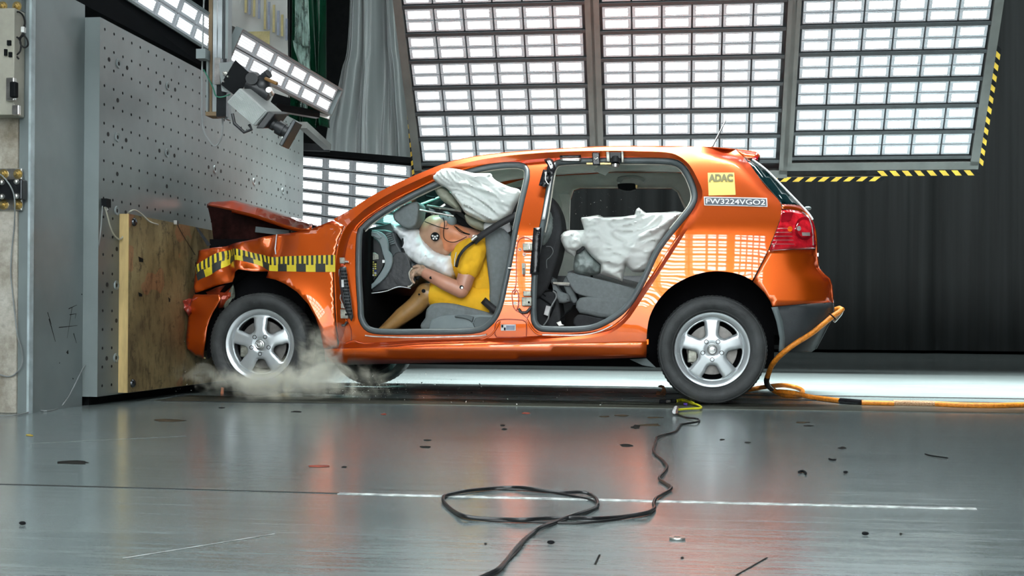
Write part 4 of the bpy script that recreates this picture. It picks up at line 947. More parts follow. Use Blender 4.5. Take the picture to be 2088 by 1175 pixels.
lh = Sv([(905, 350), (966, 334), (1037, 325), (1120, 319), (1234, 314), (1377, 314), (1440, 316), (1490, 325)], .07)
loft(lh, 'headliner', 'headliner', car, crown=.02, inset=.0)
spo = loft(Sv([(1500, 305), (1543, 311), (1547, 320)], 0, .02), 'rear_spoiler', 'paint', car, bulge=(.02, 0), crown=.01, th=.006)
quad_on([(1501, 306), (1543, 311.5), (1547, 319), (1545, 324), (1530, 322), (1517, 321)], -.002, 'paint', 'spoiler_end', spo, .02, .006)
quad_on([(1531, 322), (1546, 318), (1546, 325), (1540, 327)], -.006, 'tail_dark', 'spoiler_edge', spo, .02, .004)
tgl = loft(Sv([(1532, 324), (1562, 345), (1596, 379), (1628, 412), (1650, 436)], 0, .03), 'rear_window', 'glass_dark', car, bulge=(.03, .0), th=.004)
quad_on([(1517, 321), (1532, 324), (1551, 340), (1575, 361), (1606, 393), (1632, 418), (1618, 418), (1593, 416), (1580, 397), (1551, 365)], -.001, 'glass_dark', 'quarter_window', car, .02, .004)
strip_on([(1534, 325), (1562, 346), (1594, 378), (1626, 411), (1650, 437), (1657, 448)], -.006, .006, 'window_edge_glint', mat.__name__ if False else 'white', tgl)  # white tube painted in as the reflection along the glass edge
strip_on([(1517, 321), (1550, 364), (1578, 396), (1593, 414), (1594, 424)], -.002, .0022, 'window_gasket', 'dark', side)
tgp = quad_on([(1594, 416.5), (1618, 417), (1636, 420), (1653, 440), (1652, 446), (1642, 434), (1628, 429), (1612, 426), (1595, 426)], -.001, 'paint', 'tailgate_corner', car, .02, .004)
tg = loft(Sv([(1650, 437), (1661, 470), (1664, 505), (1665, 522), (1668, 546)], 0, .03), 'tailgate', 'paint', car, bulge=(.05, 0), th=.006)
MB().sphere(S(1647, 425, .3), .016, 12, 8, (1.4, 1, .8)).build('wiper_pivot', M['plast'], tg)
MB().box(S(1665, 520, .02), (.02, .03, .02)).build('latch_cap', M['chrome'], tg)
loft(Sv([(1668, 546), (1679, 558.5), (1690, 568), (1695, 582), (1697.5, 617)], 0, .03), 'bumper_rear_face', 'paint', rbump, bulge=(.05, 0), th=.006)
loft(Sv([(1698.5, 618.5), (1699, 640), (1680, 680), (1663, 712)], 0, .03), 'valance_rear_face', 'valance', val, bulge=(.04, 0), th=.006)
# aerial
q = D(1452, 300, 7.3); q2 = D(1481, 243, 7.42); q2 = q + (q2 - q)
MB().tube([q, q.lerp(q2, .45), q2], [.007, .0055, .0035], 8).build('aerial', M['dark'], car)
# ---- windscreen -----------------------------------------------------------
ws = loft(Sv([(700, 438), (730, 418), (787, 386), (859, 354), (905, 336)], .01, .05), 'windscreen', 'glass', car, bulge=(-.04, .02), th=.005)
# ---- far side ---------------------------------------------------------------
far_ol = [Vector(v) for v in sp(top)][:-1] + lin(S2(rear), .05)[:-1] + lin(S2([(1567, 508), (1534, 572)]), .06) + sp(arch)[:-1] + lin(S2([(1318, 729), (700, 744), (662, 713), (640, 600)]), .06) + lin(S2([(640, 600), (650, 470), (683, 451)]), .06)[1:-1]
fw1 = [(q.x, q.z) for q in (SF(x, y) for x, y in C5((392, 620), (396, 480), (402, 330), (420, 278), (460, 265), (980, 267), (1015, 290), (1060, 390), (1065, 620)))]
fw2 = [(q.x, q.z) for q in (SF(x, y) for x, y in [(800, 470), (835, 430), (930, 393), (1010, 384), (1125, 381), (1128, 470)])]
fw1 = lin(fw1, .04, True); fw2 = lin(fw2, .04, True)
far = skin('far_side_panel', far_ol, [fw1, fw2], far=True, step=.06, th=.0)
skin('far_door_trim', lin([Vector(p) for p in S2([(760, 442), (905, 352), (1037, 322), (1234, 312), (1377, 312), (1480, 322), (1570, 420), (1560, 470), (1560, 560), (1300, 690), (760, 690)])], .06, True), [fw1, fw2], 'headliner', off=.07, step=.06, far=True, th=.006)
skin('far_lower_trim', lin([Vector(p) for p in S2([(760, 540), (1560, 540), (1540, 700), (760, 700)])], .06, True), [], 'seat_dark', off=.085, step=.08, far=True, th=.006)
for k, lp in enumerate((fw1, fw2)):
    MB().tube([(p[0], 2 * YC - yb(p[0], p[1]) - .075, p[1]) for p in lp], .008, 6, closed=True).build('window_surround', M['beige_trim'] if k == 0 else M['headliner'], far)
# ---- floor pan, firewall and wheel housings -------------------------------------
fp = empty_ = MB()
zf = S(900, 700).z - .01; xA = S(715, 600).x; xR = S(1318, 690).x
pan = MB().box(((xA - .22) / 2, YC, zf - .04), (-.22 - xA, 1.50, .05)).build('floor_pan', M['carpet'], car, smooth=False)
MB().box((xA + .02, YC, .66), (.04, 1.46, .74)).build('firewall', M['carpet'], car, smooth=False)
MB().box((S(1450, 560).x - .02, YC, .74), (.04, .96, .56)).build('boot_wall', M['seat_dark'], car, smooth=False)
def housing(cx, cz, r, y0, y1, a0, a1, nm):
    n = 26; vs = []; fs = []
    for k in range(n + 1):
        a = a0 + (a1 - a0) * k / n
        for y in (y0, y1): vs.append((cx + r * cos(a), y, cz + r * sin(a)))
    for k in range(n): fs.append((2 * k, 2 * k + 2, 2 * k + 3, 2 * k + 1))
    b = len(vs); vs += [(cx + r * cos(a1), y1, .20), (cx + r * cos(a0), y1, .20)]; fs.append(tuple(2 * k + 1 for k in range(n + 1)) + (b, b + 1))
    return mk(nm, vs, fs, M['carpet'], car, smooth=False)
RW = P(1452, 714, 6.70); FW = P(531, 709, 6.73); RT = .316
RW.z = RT; FW.z = RT + .002
housing(RW.x, .44, .375, 6.70, 6.98, -.1, pi + .1, 'wheel_housing'); housing(FW.x + .06, .40, .40, 6.74, 7.02, .05, pi * .8, 'wheel_housing')
housing(RW.x, .44, .375, 8.02, 8.32, -.1, pi + .1, 'wheel_housing'); housing(FW.x + .06, .42, .40, 7.98, 8.28, .05, pi * .9, 'wheel_housing')
ub = MB(); ub.box((-1.1, YC, .23), (1.9, .9, .06)); ub.box((-2.3, YC, .32), (.9, .8, .22)); ub.box((.40, YC, .40), (.6, .9, .12))
ub.build('underbody', M['carpet'], car, smooth=False)
MB().tube(spline([P(1165, 737, 7.1), P(1200, 741, 7.1), P(1250, 739, 7.1), P(1268, 734, 7.1)], n=6), .006, 6).build('brake_line', M['black'], car)
MB().hexa([P(x, y, 6.78) for x, y in [(1284, 733), (1318, 731), (1338, 750), (1310, 745)]], [P(x, y, 6.9) for x, y in [(1284, 733), (1318, 731), (1338, 750), (1310, 745)]]).build('mud_guard', M['plast'], car, smooth=False)
# ---- wheels ------------------------------------------------------------------
def make_wheel(c, rot, label=None):
    c = Vector(c)
    # openings in the spoked face
    outer = [Vector((.183 * cos(2 * pi * k / 90), .183 * sin(2 * pi * k / 90))) for k in range(90)]
    holes = []
    for s in range(5):
        a = rot + pi / 5 + s * 2 * pi / 5; e = Vector((cos(a), sin(a))); n_ = Vector((-e.y, e.x))
        kp = [(.088, 0), (.092, .017), (.106, .028), (.130, .041), (.152, .056), (.162, .052), (.169, .030), (.171, 0), (.169, -.030), (.162, -.052), (.152, -.056), (.130, -.041), (.106, -.028), (.092, -.017)]
        holes.append(spline([e * r + n_ * t for r, t in kp], n=3, closed=True))
    V, Fc = fill2d(outer, holes, .0085)
    vs = []
    for v in V:
        r = v.length; d = min(dist_poly(v.x, v.y, h) for h in holes)
        y = -.050 + .016 * min(1, r / .18) ** 2 - .011 * min(1, d / .018) ** .6 * (1 if r > .05 else r / .05) + .012 * max(0, 1 - r / .05)
        if r > .172: y += .006 * (r - .172) / .011
        vs.append(c + Vector((v.x, y, v.y)))
    face = mk('wheel', vs, Fc, M['rim'], car, ang=60); s = face.modifiers.new('t', 'SOLIDIFY'); s.thickness = .028; s.offset = -1
    wl = WL[face.name]
    rm = MB(); rm.lathe([(.176, -.018), (.181, -.040), (.190, -.052), (.205, -.060), (.213, -.062), (.216, -.058), (.214, -.045), (.204, -.035), (.190, .02), (.184, .10), (.20, .13), (.21, .14)], c, 'Y', 72); rm.build('rim_barrel', M['rim'], face)
    ty = MB()
    ty.lathe([(.212, -.052), (.222, -.072), (.240, -.086), (.262, -.092), (.284, -.090), (.300, -.082), (.309, -.072), (.3135, -.058), (.316, -.03), (.316, .03), (.3135, .058), (.309, .072), (.296, .085), (.26, .092), (.225, .08), (.205, .06)], c, 'Y', 160,
             mod=lambda i, k: (-.0035 if (5 <= i <= 11 and k % 2) else 0)); t = ty.build('tire', M['rubber'], face, ang=25)
    gr = MB()
    for rr_, yy in ((.300, -.0835), (.228, -.0795)): gr.lathe([(rr_ - .0012, yy - .001), (rr_ + .0012, yy - .001)], c, 'Y', 96)
    gr.build('sidewall_ring', M['dark'], t)
    dk = MB(); dk.lathe([(.03, .0), (.145, .0), (.145, .022), (.03, .022)], c, 'Y', 48); dk.lathe([(0, -.012), (.07, -.010), (.075, .01)], c, 'Y', 32); dk.build('brake_disc', M['disc'], face)
    MB().lathe([(0, .06), (.198, .06)], c, 'Y', 48).build('wheel_back', M['carpet'], face)
    a_ = 2.75; k_ = MB().box(c + Vector((cos(a_) * .12, -.004, -sin(a_) * .06)), (.06, .03, .11)); bevel(k_.build('brake_caliper', M['hinge'], face), .008)
    cp = MB(); cp.lathe([(0, -.071), (.020, -.070), (.0275, -.066), (.029, -.055)], c, 'Y', 32); cp = cp.build('centre_cap', M['chrome'], face)
    em = MB(); em.lathe([(.018, -.0715), (.021, -.0725), (.0235, -.0705)], c, 'Y', 28)
    for dx in (-.008, 0, .008): em.bar(c + Vector((dx - .003, -.0722, .009)), c + Vector((dx + .003, -.0722, -.009)), .0025, .002, (0, 1, 0))
    em.build('cap_emblem', M['rim'], cp)
    for s in range(5):
        a = rot + pi / 5 + s * 2 * pi / 5; q = c + Vector((cos(a) * .0565, -.056, sin(a) * .0565))
        b_ = MB().lathe([(.0135, .0), (.0125, -.0045), (.0095, -.0045), (.009, .006), (0, .006)], q, 'Y', 16); b_ = b_.build('lug_bolt', M['black'], face)
        MB().lathe([(0, -.002), (.0055, -.002), (.006, .004)], q, 'Y', 6).build('bolt_head', M['dk_steel'], b_)
    return face
wy = .0
make_wheel((RW.x, 6.74, RT), pi / 2 + .01); make_wheel((FW.x, 6.78, RT + .003), pi / 2 + .02)
# far wheels: plain inner sides of the tyres
for c in ((FW.x + .28, 8.26, RT), (RW.x, 8.26, RT)):
    f_ = MB().lathe([(0, -.03), (.05, -.05), (.06, -.02), (.19, -.02), (.2, -.07), (.21, -.07)], c, 'Y', 48).build('wheel', M['carpet'], car)
    MB().lathe([(.205, -.06), (.225, -.08), (.26, -.092), (.296, -.085), (.309, -.072), (.3135, -.058), (.316, -.03), (.316, .03), (.3135, .058), (.309, .072), (.296, .085), (.26, .092), (.225, .08), (.205, .06)], c, 'Y', 120, mod=lambda i, k: (-.0035 if (4 <= i <= 9 and k % 2) else 0)).build('tire', M['rubber'], f_, ang=25)

# ---- crumpled front wing ---------------------------------------------------------
fe = C3((915, 215), (880, 300), (864, 380), (855, 470), (858, 600), (868, 760), (882, 882)) + C3((805, 885), (800, 850), (790, 790), (762, 710), (722, 640), (662, 575), (600, 533), (540, 507), (485, 497), (497, 462), (410, 462), (350, 453), (318, 468), (297, 520), (212, 543), (105, 580), (97, 545), (110, 470), (123, 350), (175, 337), (230, 327), (330, 308), (440, 285), (545, 262), (640, 252), (740, 232), (850, 187))
FEo = lin(S2(fe), .025, True)
KL = S2(C3((545, 262), (540, 330), (520, 400), (497, 462))); KL2 = S2(C3((250, 325), (272, 400), (297, 520))); KL3 = S2(C3((330, 310), (345, 400), (350, 453)))
def crum(x, z):
    y = 0
    d = dist_poly(x, z, KL, False); y += -.012 * math.exp(-(d / .02) ** 2) + (.02 * math.exp(-(d / .08) ** 2))
    d = dist_poly(x, z, KL2, False); y += .045 * math.exp(-(d / .05) ** 2)
    d = dist_poly(x, z, KL3, False); y += -.025 * math.exp(-(d / .04) ** 2)
    xk = KL[1][0]
    if x < xk: y += .05 * noise.noise(Vector((x * 5, z * 5, 2.2))) * min(1, (xk - x) / .1) + .012 * noise.noise(Vector((x * 16, z * 16, 5.2))) * min(1, (xk - x) / .1)
    r = hypot(x - FW.x - .04, z - .33)
    if r < .52 and x > FW.x - .1: y -= .018 * max(0, 1 - (r - .37) / .13) ** 2
    return y
fen = skin('front_wing', FEo, step=.02, recess=crum, th=.006, off=-.006)
KLs = [S(x, y, -.008) for x, y in C3((545, 262), (541, 300), (536, 340), (540, 370))]
MB().tube(KLs, .0035, 6).build('paint_crack', M['white'], fen)
# chalk scribble glare left of the hinge is part of paint reflections; measuring tape
tu = C3((112, 440), (130, 418), (180, 380), (210, 362), (240, 350), (280, 344), (325, 340), (370, 350), (420, 363), (470, 374), (520, 385), (600, 381), (700, 378), (800, 376), (866, 374))
tl_ = C3((120, 515), (148, 500), (200, 478), (228, 455), (268, 432), (300, 412), (330, 402), (385, 412), (450, 433), (480, 450), (507, 461), (600, 464), (700, 466), (790, 467), (866, 467))
TU = spline(S2(tu), n=8); TLw = spline(S2(tl_), n=8)
def arc(pl):
    s = [0]
    for i in range(len(pl) - 1): s.append(s[-1] + (pl[i + 1] - pl[i]).length)
    return s
sU, sL = arc(TU), arc(TLw)
def at_s(pl, s, t):
    L = s[-1] * t
    for i in range(len(pl) - 1):
        if s[i + 1] >= L: return pl[i].lerp(pl[i + 1], (L - s[i]) / (s[i + 1] - s[i] + 1e-9))
    return pl[-1]
def rule(u0, u1, v0, v1, m_, lift, mb):
    nu_ = max(1, int((u1 - u0) * 60)); nv_ = 3; vs = []
    for i in range(nu_ + 1):
        for j in range(nv_ + 1):
            u = u0 + (u1 - u0) * i / nu_; v = v0 + (v1 - v0) * j / nv_
            p = at_s(TLw, sL, u).lerp(at_s(TU, sU, u), v); vs.append((p.x, yb(p.x, p.y) + crum(p.x, p.y) - .006 - lift, p.y))
    mb.add(vs, [(i * (nv_ + 1) + j, (i + 1) * (nv_ + 1) + j, (i + 1) * (nv_ + 1) + j + 1, i * (nv_ + 1) + j + 1) for i in range(nu_) for j in range(nv_)], m_)
mt_ = MB(); NB_ = 16
for k in range(NB_):
    mb_ = mt_; u0, u1 = k / NB_, (k + 1) / NB_
    rule(u0, u1, 0, .5, 0 if k % 2 else 1, .0022, mb_)
    rule(u0, u1, .5, 1, 0, .0022, mb_)
    for j in range(2):
        a = u0 + (j + .1) / 2 / NB_; rule(a, a + .48 / 2 / NB_, .42 if k % 2 else .5, 1, 1, .0034, mb_)
mt_.build('measuring_tape', None, fen, mats=[M['mark_y'], M['mark_k']], ang=20)
# ---- bonnet: folded up like a tent ----------------------------------------------------
hl = C3((165, 98), (250, 112), (345, 134), (430, 155), (520, 185), (600, 212), (690, 232), (735, 222))
near = spline([S(x, y, .06) for x, y in hl], n=5)
rid = C3((205, 92), (300, 75), (345, 85), (450, 112), (590, 160), (680, 190), (740, 208))
def dens(pts3, n):
    q = spline(pts3, n=12); s = arc(q); return [at_s(q, s, i / (n - 1)) for i in range(n)]
n_ = 30; A = dens([S(x, y, .04) for x, y in hl], n_); A2 = [p + Vector((.0, .0, -.022)) for p in A]
yr = 7.05; Bq = dens([P(x, y, yr) for x, y in rid], n_)
rows = [A2, A, [a.lerp(b, .5) + Vector((0, 0, .012 + .012 * noise.noise(Vector((i * .4, 3, 1))))) for i, (a, b) in enumerate(zip(A, Bq))], Bq]
for k in range(1, 9):
    t = k / 8; rows.append([Vector((b.x, yr + (2 * YC - 6.78 - yr) * t, b.z - .04 * t ** 2 + .02 * noise.noise(Vector((i * .3, t * 3, 7))) - .0)) for i, b in enumerate(Bq)])
vs = [v for r in rows for v in r]; fs = [(j * n_ + i, j * n_ + i + 1, (j + 1) * n_ + i + 1, (j + 1) * n_ + i) for j in range(len(rows) - 1) for i in range(n_ - 1)]
hood = mk('bonnet', vs, fs, M['paint'], car, ang=40); s = hood.modifiers.new('t', 'SOLIDIFY'); s.thickness = .006; s.offset = -1
# near-black sheet painted as the shaded cavity below the bonnet edge
lo_ = dens([P(x, y, 6.98) for x, y in C3((172, 112), (188, 190), (198, 280), (205, 330), (330, 318), (440, 292), (545, 270), (640, 255), (700, 238))], n_)
ul = [p + Vector((0, .03, -.01)) for p in A2]
vs = ul + [Vector((p.x, p.y + .02, p.z)) for p in lo_]
mk('bonnet_cavity_shade', [P(x, y, 6.93) for x, y in C3((168, 104), (345, 142), (520, 192), (690, 234), (700, 240), (560, 275), (330, 320), (205, 335), (190, 200))] , [tuple(range(9))], mat('shaded_red_metal', (0.018, 0.005, 0.004), .9, spec=.1, var=.4, bump=.4, bscale=12), car, smooth=False)
MB().bar(P(522, 468, 6.9), P(590, 476, 6.9), .02, .035).build('scuttle_bracket', M['plast'], car)
MB().bar(P(590, 470, 6.92), P(610, 468, 6.92), .02, .03).build('scuttle_bracket', M['valance'], car)
MB().hexa([P(x, y, 6.88) for x, y in C3((102, 222), (118, 226), (188, 320), (168, 328))], [P(x, y, 6.94) for x, y in C3((102, 222), (118, 226), (188, 320), (168, 328))]).build('broken_bracket', M['seat_dark'], car, smooth=False)
MB().sphere(P(640, 461, 7.2), .012, 10, 8, (1.6, 1, .7)).build('washer_jet', M['dark'], car)
# engine bay block and inner wing metal
eb = MB(); eb.box((-2.62, YC + .02, .72), (.62, 1.25, .50)); eb.build('engine', M['carpet'], car, smooth=False)
def crumple(name, pts, Y, thick, m_, par, amp=.03, seed=1.0, step=.025, fr=9):
    L = lin([(q.x, q.z) for q in (P(x, y, Y) for x, y in pts)], step, True); V, Fc = fill2d(L, [], step)
    vs = []
    for v in V: vs.append((v.x, Y + amp * noise.noise(Vector((v.x * fr, v.y * fr, seed))) * 2, v.y))
    o = mk(name, vs, Fc, M[m_] if isinstance(m_, str) else m_, par, ang=20); s = o.modifiers.new('t', 'SOLIDIFY'); s.thickness = thick; s.offset = -1; return o
crumple('inner_wing', C3((150, 575), (297, 522), (305, 600), (270, 660), (240, 665), (235, 612), (245, 590), (160, 590)), 6.84, .02, M['red_body'], car, .035, 3.1)
crumple('headlamp_bracket', C3((262, 600), (305, 535), (310, 600), (265, 670), (240, 655)), 6.80, .01, mat('dusty_grey_plastic', (0.16, 0.17, 0.13), .7, var=.3, scale=20, bump=.6, bscale=20), car, .03, 8.0)
crumple('torn_trim', C3((232, 672), (262, 680), (300, 610), (318, 618), (280, 690), (240, 700)), 6.79, .01, 'carpet', car, .03, 5.0)
# ---- front bumper ---------------------------------------------------------------------
def yfb(x, z): return yb(x, z) + .0
fbp = C3((105, 588), (150, 590), (200, 588), (235, 590), (247, 612), (225, 650), (200, 690), (182, 728), (170, 765), (161, 850), (157, 938), (110, 920), (74, 885), (64, 800), (66, 730), (70, 680), (86, 630))
FBo = lin(S2(fbp), .025, True)
fb_ = skin('front_bumper', FBo, step=.02, recess=lambda x, z: .03 * noise.noise(Vector((x * 7, z * 7, 4.4))) - .02, th=.008, off=-.004)
MB().tube([S(x, y, -.02) for x, y in C3((157, 936), (110, 921), (76, 888))], .004, 6).build('bumper_edge', M['wood'], fb_)
crumple('arch_liner', C3((176, 728), (215, 690), (250, 660), (230, 740), (205, 840), (185, 930), (166, 940), (168, 850)), 6.86, .02, 'carpet', car, .01, 6.0)
cr_m = mat('crushed_red_lamp', (0.40, 0.05, 0.03), .3, var=.3, scale=20)
crumple('crushed_grille', C3((35, 640), (55, 610), (100, 618), (88, 640), (75, 680), (60, 670), (30, 668)), 6.80, .04, cr_m, car, .06, 4.0, .02, 20)
# front side of the car between bumper and barrier
MB().box((-2.935, YC, .55), (.18, 1.2, .55)).build('front_crossmember', M['carpet'], car, smooth=False)
# ---- hinge pillar and B-pillar fittings --------------------------------------------------
def boxpx(mb, x0, y0, x1, y1, off, dep, mi=0, sk=0):
    a = S(x0, y0, off); b = S(x1, y0, off); c = S(x1 + sk, y1, off); d = S(x0 + sk, y1, off); y_ = (a.y + c.y) / 2; e = Vector((0, dep, 0))
    q = [Vector((p.x, y_, p.z)) for p in (d, c, b, a)]; return mb.hexa(q, [p + e for p in q], mi)
R_ = DREC
def pboxk(nm, K, x0, y0, x1, y1, off, dep, m_, par=side, bv=.003, sk=0):
    (a, b), (c, d) = K((x0, y0), (x1, y1)); o = boxpx(MB(), a, b, c, d, off, dep, 0, sk).build(nm, M[m_], par, smooth=False); bevel(o, bv); return o
h1 = pboxk('door_hinge', K4, 165, 135, 225, 200, R_ - .03, .03, 'hinge'); strip_on(K4((225, 180), (272, 182)), R_ - .02, .007, 'hinge_pin', 'chrome', h1)
pboxk('door_hinge', K4, 180, 200, 215, 235, R_ - .02, .02, 'red_body')
h2 = pboxk('door_hinge', K4, 180, 700, 265, 800, R_ - .03, .03, 'hinge'); pboxk('hinge_socket', K4, 232, 745, 252, 767, R_ - .033, .01, 'black', h2, .001)
pboxk('door_check', K4, 185, 635, 215, 690, R_ - .025, .025, 'hinge'); strip_on(K4((165, 830), (175, 868), (230, 872), (255, 835)), R_ - .02, .008, 'hinge_arm', 'dark', side)
strip_on(K4((125, 640), (150, 625), (158, 660), (158, 800), (145, 840)), R_ - .006, .0035, 'hinge_loop', 'hinge', side)
gp = quad_on(K4((175, 240), (240, 236), (262, 400), (290, 560), (318, 780), (300, 830), (240, 720), (190, 560), (168, 400)), R_ - .045, 'valance', 'grille_cover', side, .015, .012)
gm_ = MB()
for i in range(14):
    for j in range(4):
        x = 182 + j * 17 + i * 5 + (8 if i % 2 else 0); y = 275 + i * 36
        if x > 240 + (y - 236) * .12 or x < 172 + max(0, (y - 400)) * .22: continue
        (a, b), = K4((x, y)); boxpx(gm_, a, b, a + 2.2, b + 4, R_ - .047, .003)
gm_.build('grille_openings', M['black'], gp, smooth=False)
pboxk('grille_tag', K4, 192, 378, 218, 458, R_ - .051, .004, 'white', gp, .001)
quad_on(K4((128, 270), (172, 262), (160, 380), (115, 385)), R_ - .03, 'bluegrey', 'plastic_clip', side, .01, .006)
strip_on(K4((185, 540), (180, 580), (205, 640), (225, 690)), R_ - .05, .003, 'loose_wire', 'chrome', side)
def rpanel(pts, nm):
    q = spline([S(x, y, R_ - .003) for x, y in pts], step=.015, closed=True); MB().tube(q, .003, 6, closed=True).build(nm, M['red_body'], side)
rpanel(K4((130, 640), (128, 900), (185, 1060), (290, 1062), (300, 1040), (285, 880)), 'pressed_panel')
rpanel([(1056, 493), (1085, 490), (1088, 520), (1080, 640), (1062, 638), (1048, 628), (1044, 598), (1052, 580)], 'pressed_panel')
rpanel(C4((940, 990), (1080, 988), (1098, 1000), (1100, 1070), (1080, 1085), (930, 1085), (920, 1070)), 'access_cover')
o = pboxk('type_plate', C4, 955, 1012, 1040, 1048, R_ - .006, .004, 'white', side, .001); pboxk('plate_print', C4, 985, 1018, 1034, 1044, R_ - .008, .002, 'bluegrey', o, .0005); pboxk('plate_print', C4, 958, 1015, 968, 1030, R_ - .008, .002, 'black', o, .0005); pboxk('plate_print', C4, 972, 1030, 982, 1046, R_ - .008, .002, 'black', o, .0005)
o = pboxk('door_hinge', C5, 128, 578, 182, 618, R_ - .035, .035, 'hinge'); strip_on(C5((165, 585), (168, 612)), R_ - .037, .006, 'hinge_pin', 'chrome', o)
for x, y in ((112, 612), (137, 640)): (a, b), = C5((x, y)); disc_on(a, b, 3.6, R_ - .006, 'hinge', 'bolt', side, 12, .005); disc_on(a, b, 1.8, R_ - .009, 'red_body', 'bolt', side, 8, .004)
o = pboxk('door_hinge', C5, 122, 885, 178, 935, R_ - .035, .035, 'hinge'); pboxk('hinge_socket', C5, 158, 908, 168, 920, R_ - .038, .01, 'black', o, .001)
pboxk('door_hinge', C5, 130, 850, 175, 878, R_ - .03, .03, 'hinge'); strip_on(C5((105, 950), (118, 970), (150, 970), (172, 945)), R_ - .02, .008, 'hinge_arm', 'dark', side)
strip_on(C5((78, 870), (90, 842), (103, 870), (103, 930), (92, 960)), R_ - .006, .004, 'hinge_loop', 'red_body', side)
(a, b), = C5((83, 918)); disc_on(a, b, 3.2, R_ - .006, 'hinge', 'bolt', side, 12, .005)
lb = pboxk('code_label', C5, 123, 690, 144, 770, R_ - .005, .003, 'hinge', side, .001); M['purple'] = mat('purple_print', (.10, .02, .25), .5)
for i in range(9): pboxk('label_bar', C5, 128, 697 + i * 8, 141, 701 + i * 8, R_ - .0065, .002, 'purple' if i < 2 else 'black', lb, .0003)
strip_on([(1036, 547), (1046, 547)], R_ - .02, .004, 'striker_pin', 'chrome', side)
# black tape, foil and the small onboard cameras
def tapeq(pts, off, nm='black_tape', m_='tape_b', K=C5, th=.004): return quad_on(K(*pts), off, m_, nm, side, .02, th)
tapeq([(190, 488), (235, 486), (222, 756), (168, 752)], R_ - .025)
tapeq([(245, 155), (275, 160), (290, 215), (255, 255), (220, 245)], R_ - .03); tapeq([(250, 100), (278, 88), (300, 100), (318, 150), (300, 190), (265, 170), (270, 130)], R_ - .035)
tapeq([(340, 66), (460, 66), (460, 84), (340, 84)], R_ - .02); tapeq([(340, 84), (460, 84), (460, 106), (345, 104)], R_ - .018, 'foil_tape', 'chrome')
strip_on(C5((262, 170), (258, 215), (275, 240)), R_ - .036, .003, 'tape_shine', 'white', side); strip_on(C5((270, 108), (290, 150)), R_ - .04, .0035, 'tape_shine', 'white', side)
tapeq([(285, 210), (300, 180), (255, 440), (238, 440)], R_ - .01, 'pale_pole', 'white')
oc = pboxk('onboard_camera', C5, 625, 60, 690, 92, R_ - .07, .06, 'dark', side, .004)
pboxk('camera_clamp', C5, 605, 58, 624, 108, R_ - .05, .03, 'hinge', oc); pboxk('camera_clamp', C5, 690, 56, 704, 112, R_ - .05, .03, 'hinge', oc)
(a, b), = C5((657, 125)); q = S(a, b, R_ - .03); MB().tube([S(*C5((657, 92))[0], R_ - .04), q], .027, 20).build('lens_barrel', M['dk_steel'], oc); MB().tube([q, q + Vector((0, 0, -.018))], .023, 20).build('lens_ring', M['chrome'], oc)
o2 = pboxk('onboard_camera', C5, 525, 62, 568, 125, R_ - .05, .04, 'tape_b', side, .006); strip_on(C5((530, 75), (545, 100), (560, 80)), R_ - .055, .003, 'clip_wire', 'chrome', o2); pboxk('mount_bar', C5, 490, 117, 640, 128, R_ - .01, .02, 'brass', o2)
# decals on the rear wing ------------------------------------------------------------
ab = quad_on([(1443, 352.5), (1497, 352), (1500, 397.5), (1445, 399)], -.0015, 'mark_y', 'square_sticker', side, .02); ab.data.materials[0] = mat('pale_yellow_sticker', (0.78, 0.60, 0.14), .5, var=.02)
pw_ = quad_on([(1435, 401), (1564, 404), (1565, 422), (1436, 419)], -.0015, 'white', 'code_plate', side, .02)
quad_on([(1436.8, 402.8), (1562.3, 405.8), (1563.2, 420.2), (1437.8, 417.2)], -.0025, 'bluegrey', 'plate_field', pw_, .02).data.materials[0] = mat('grey_blue_plate', (0.085, 0.10, 0.125), .5, var=.03)
def text_on(txt, x0, y0, x1, y1, sl, off, m_, par, nm='lettering', bold=0.0, xs=1.0):
    cu_ = bpy.data.curves.new('t', 'FONT'); cu_.body = txt; cu_.size = 1; cu_.resolution_u = 4
    to = bpy.data.objects.new('t', cu_); scene.collection.objects.link(to)
    bpy.context.view_layer.update(); dg = bpy.context.evaluated_depsgraph_get(); me = to.evaluated_get(dg).to_mesh()
    vs = [v.co.copy() for v in me.vertices]; fs = [tuple(p.vertices) for p in me.polygons]; to.evaluated_get(dg).to_mesh_clear()
    bpy.data.objects.remove(to)
    ax, bx = min(v.x for v in vs), max(v.x for v in vs); ay, by = min(v.y for v in vs), max(v.y for v in vs)
    out = []; ff = []; n = len(vs)
    for k, (dx, dy) in enumerate([(-bold, -bold), (bold, -bold), (-bold, bold), (bold, bold), (0, 0)]):   # heavier strokes
        for v in vs:
            u = (v.x - ax) / (bx - ax); w_ = (v.y - ay) / (by - ay)
            out.append(S(x0 + (x1 - x0) * u + dx, y1 + (y0 - y1) * w_ + sl * u + dy, off - .0001 * k))
        ff += [tuple(i + n * k for i in f) for f in fs]
    return mk(nm, out, ff, M[m_], par, smooth=False)
M['adac'] = mat('dark_olive_print', (0.17, 0.15, 0.035), .5)
text_on('ADAC', 1446, 356, 1494, 370, -.5, -.0035, 'adac', ab, bold=.9)
text_on('FW3224VGO2', 1440, 404.8, 1560, 415.2, 2.8, -.0045, 'white', pw_, bold=.18)
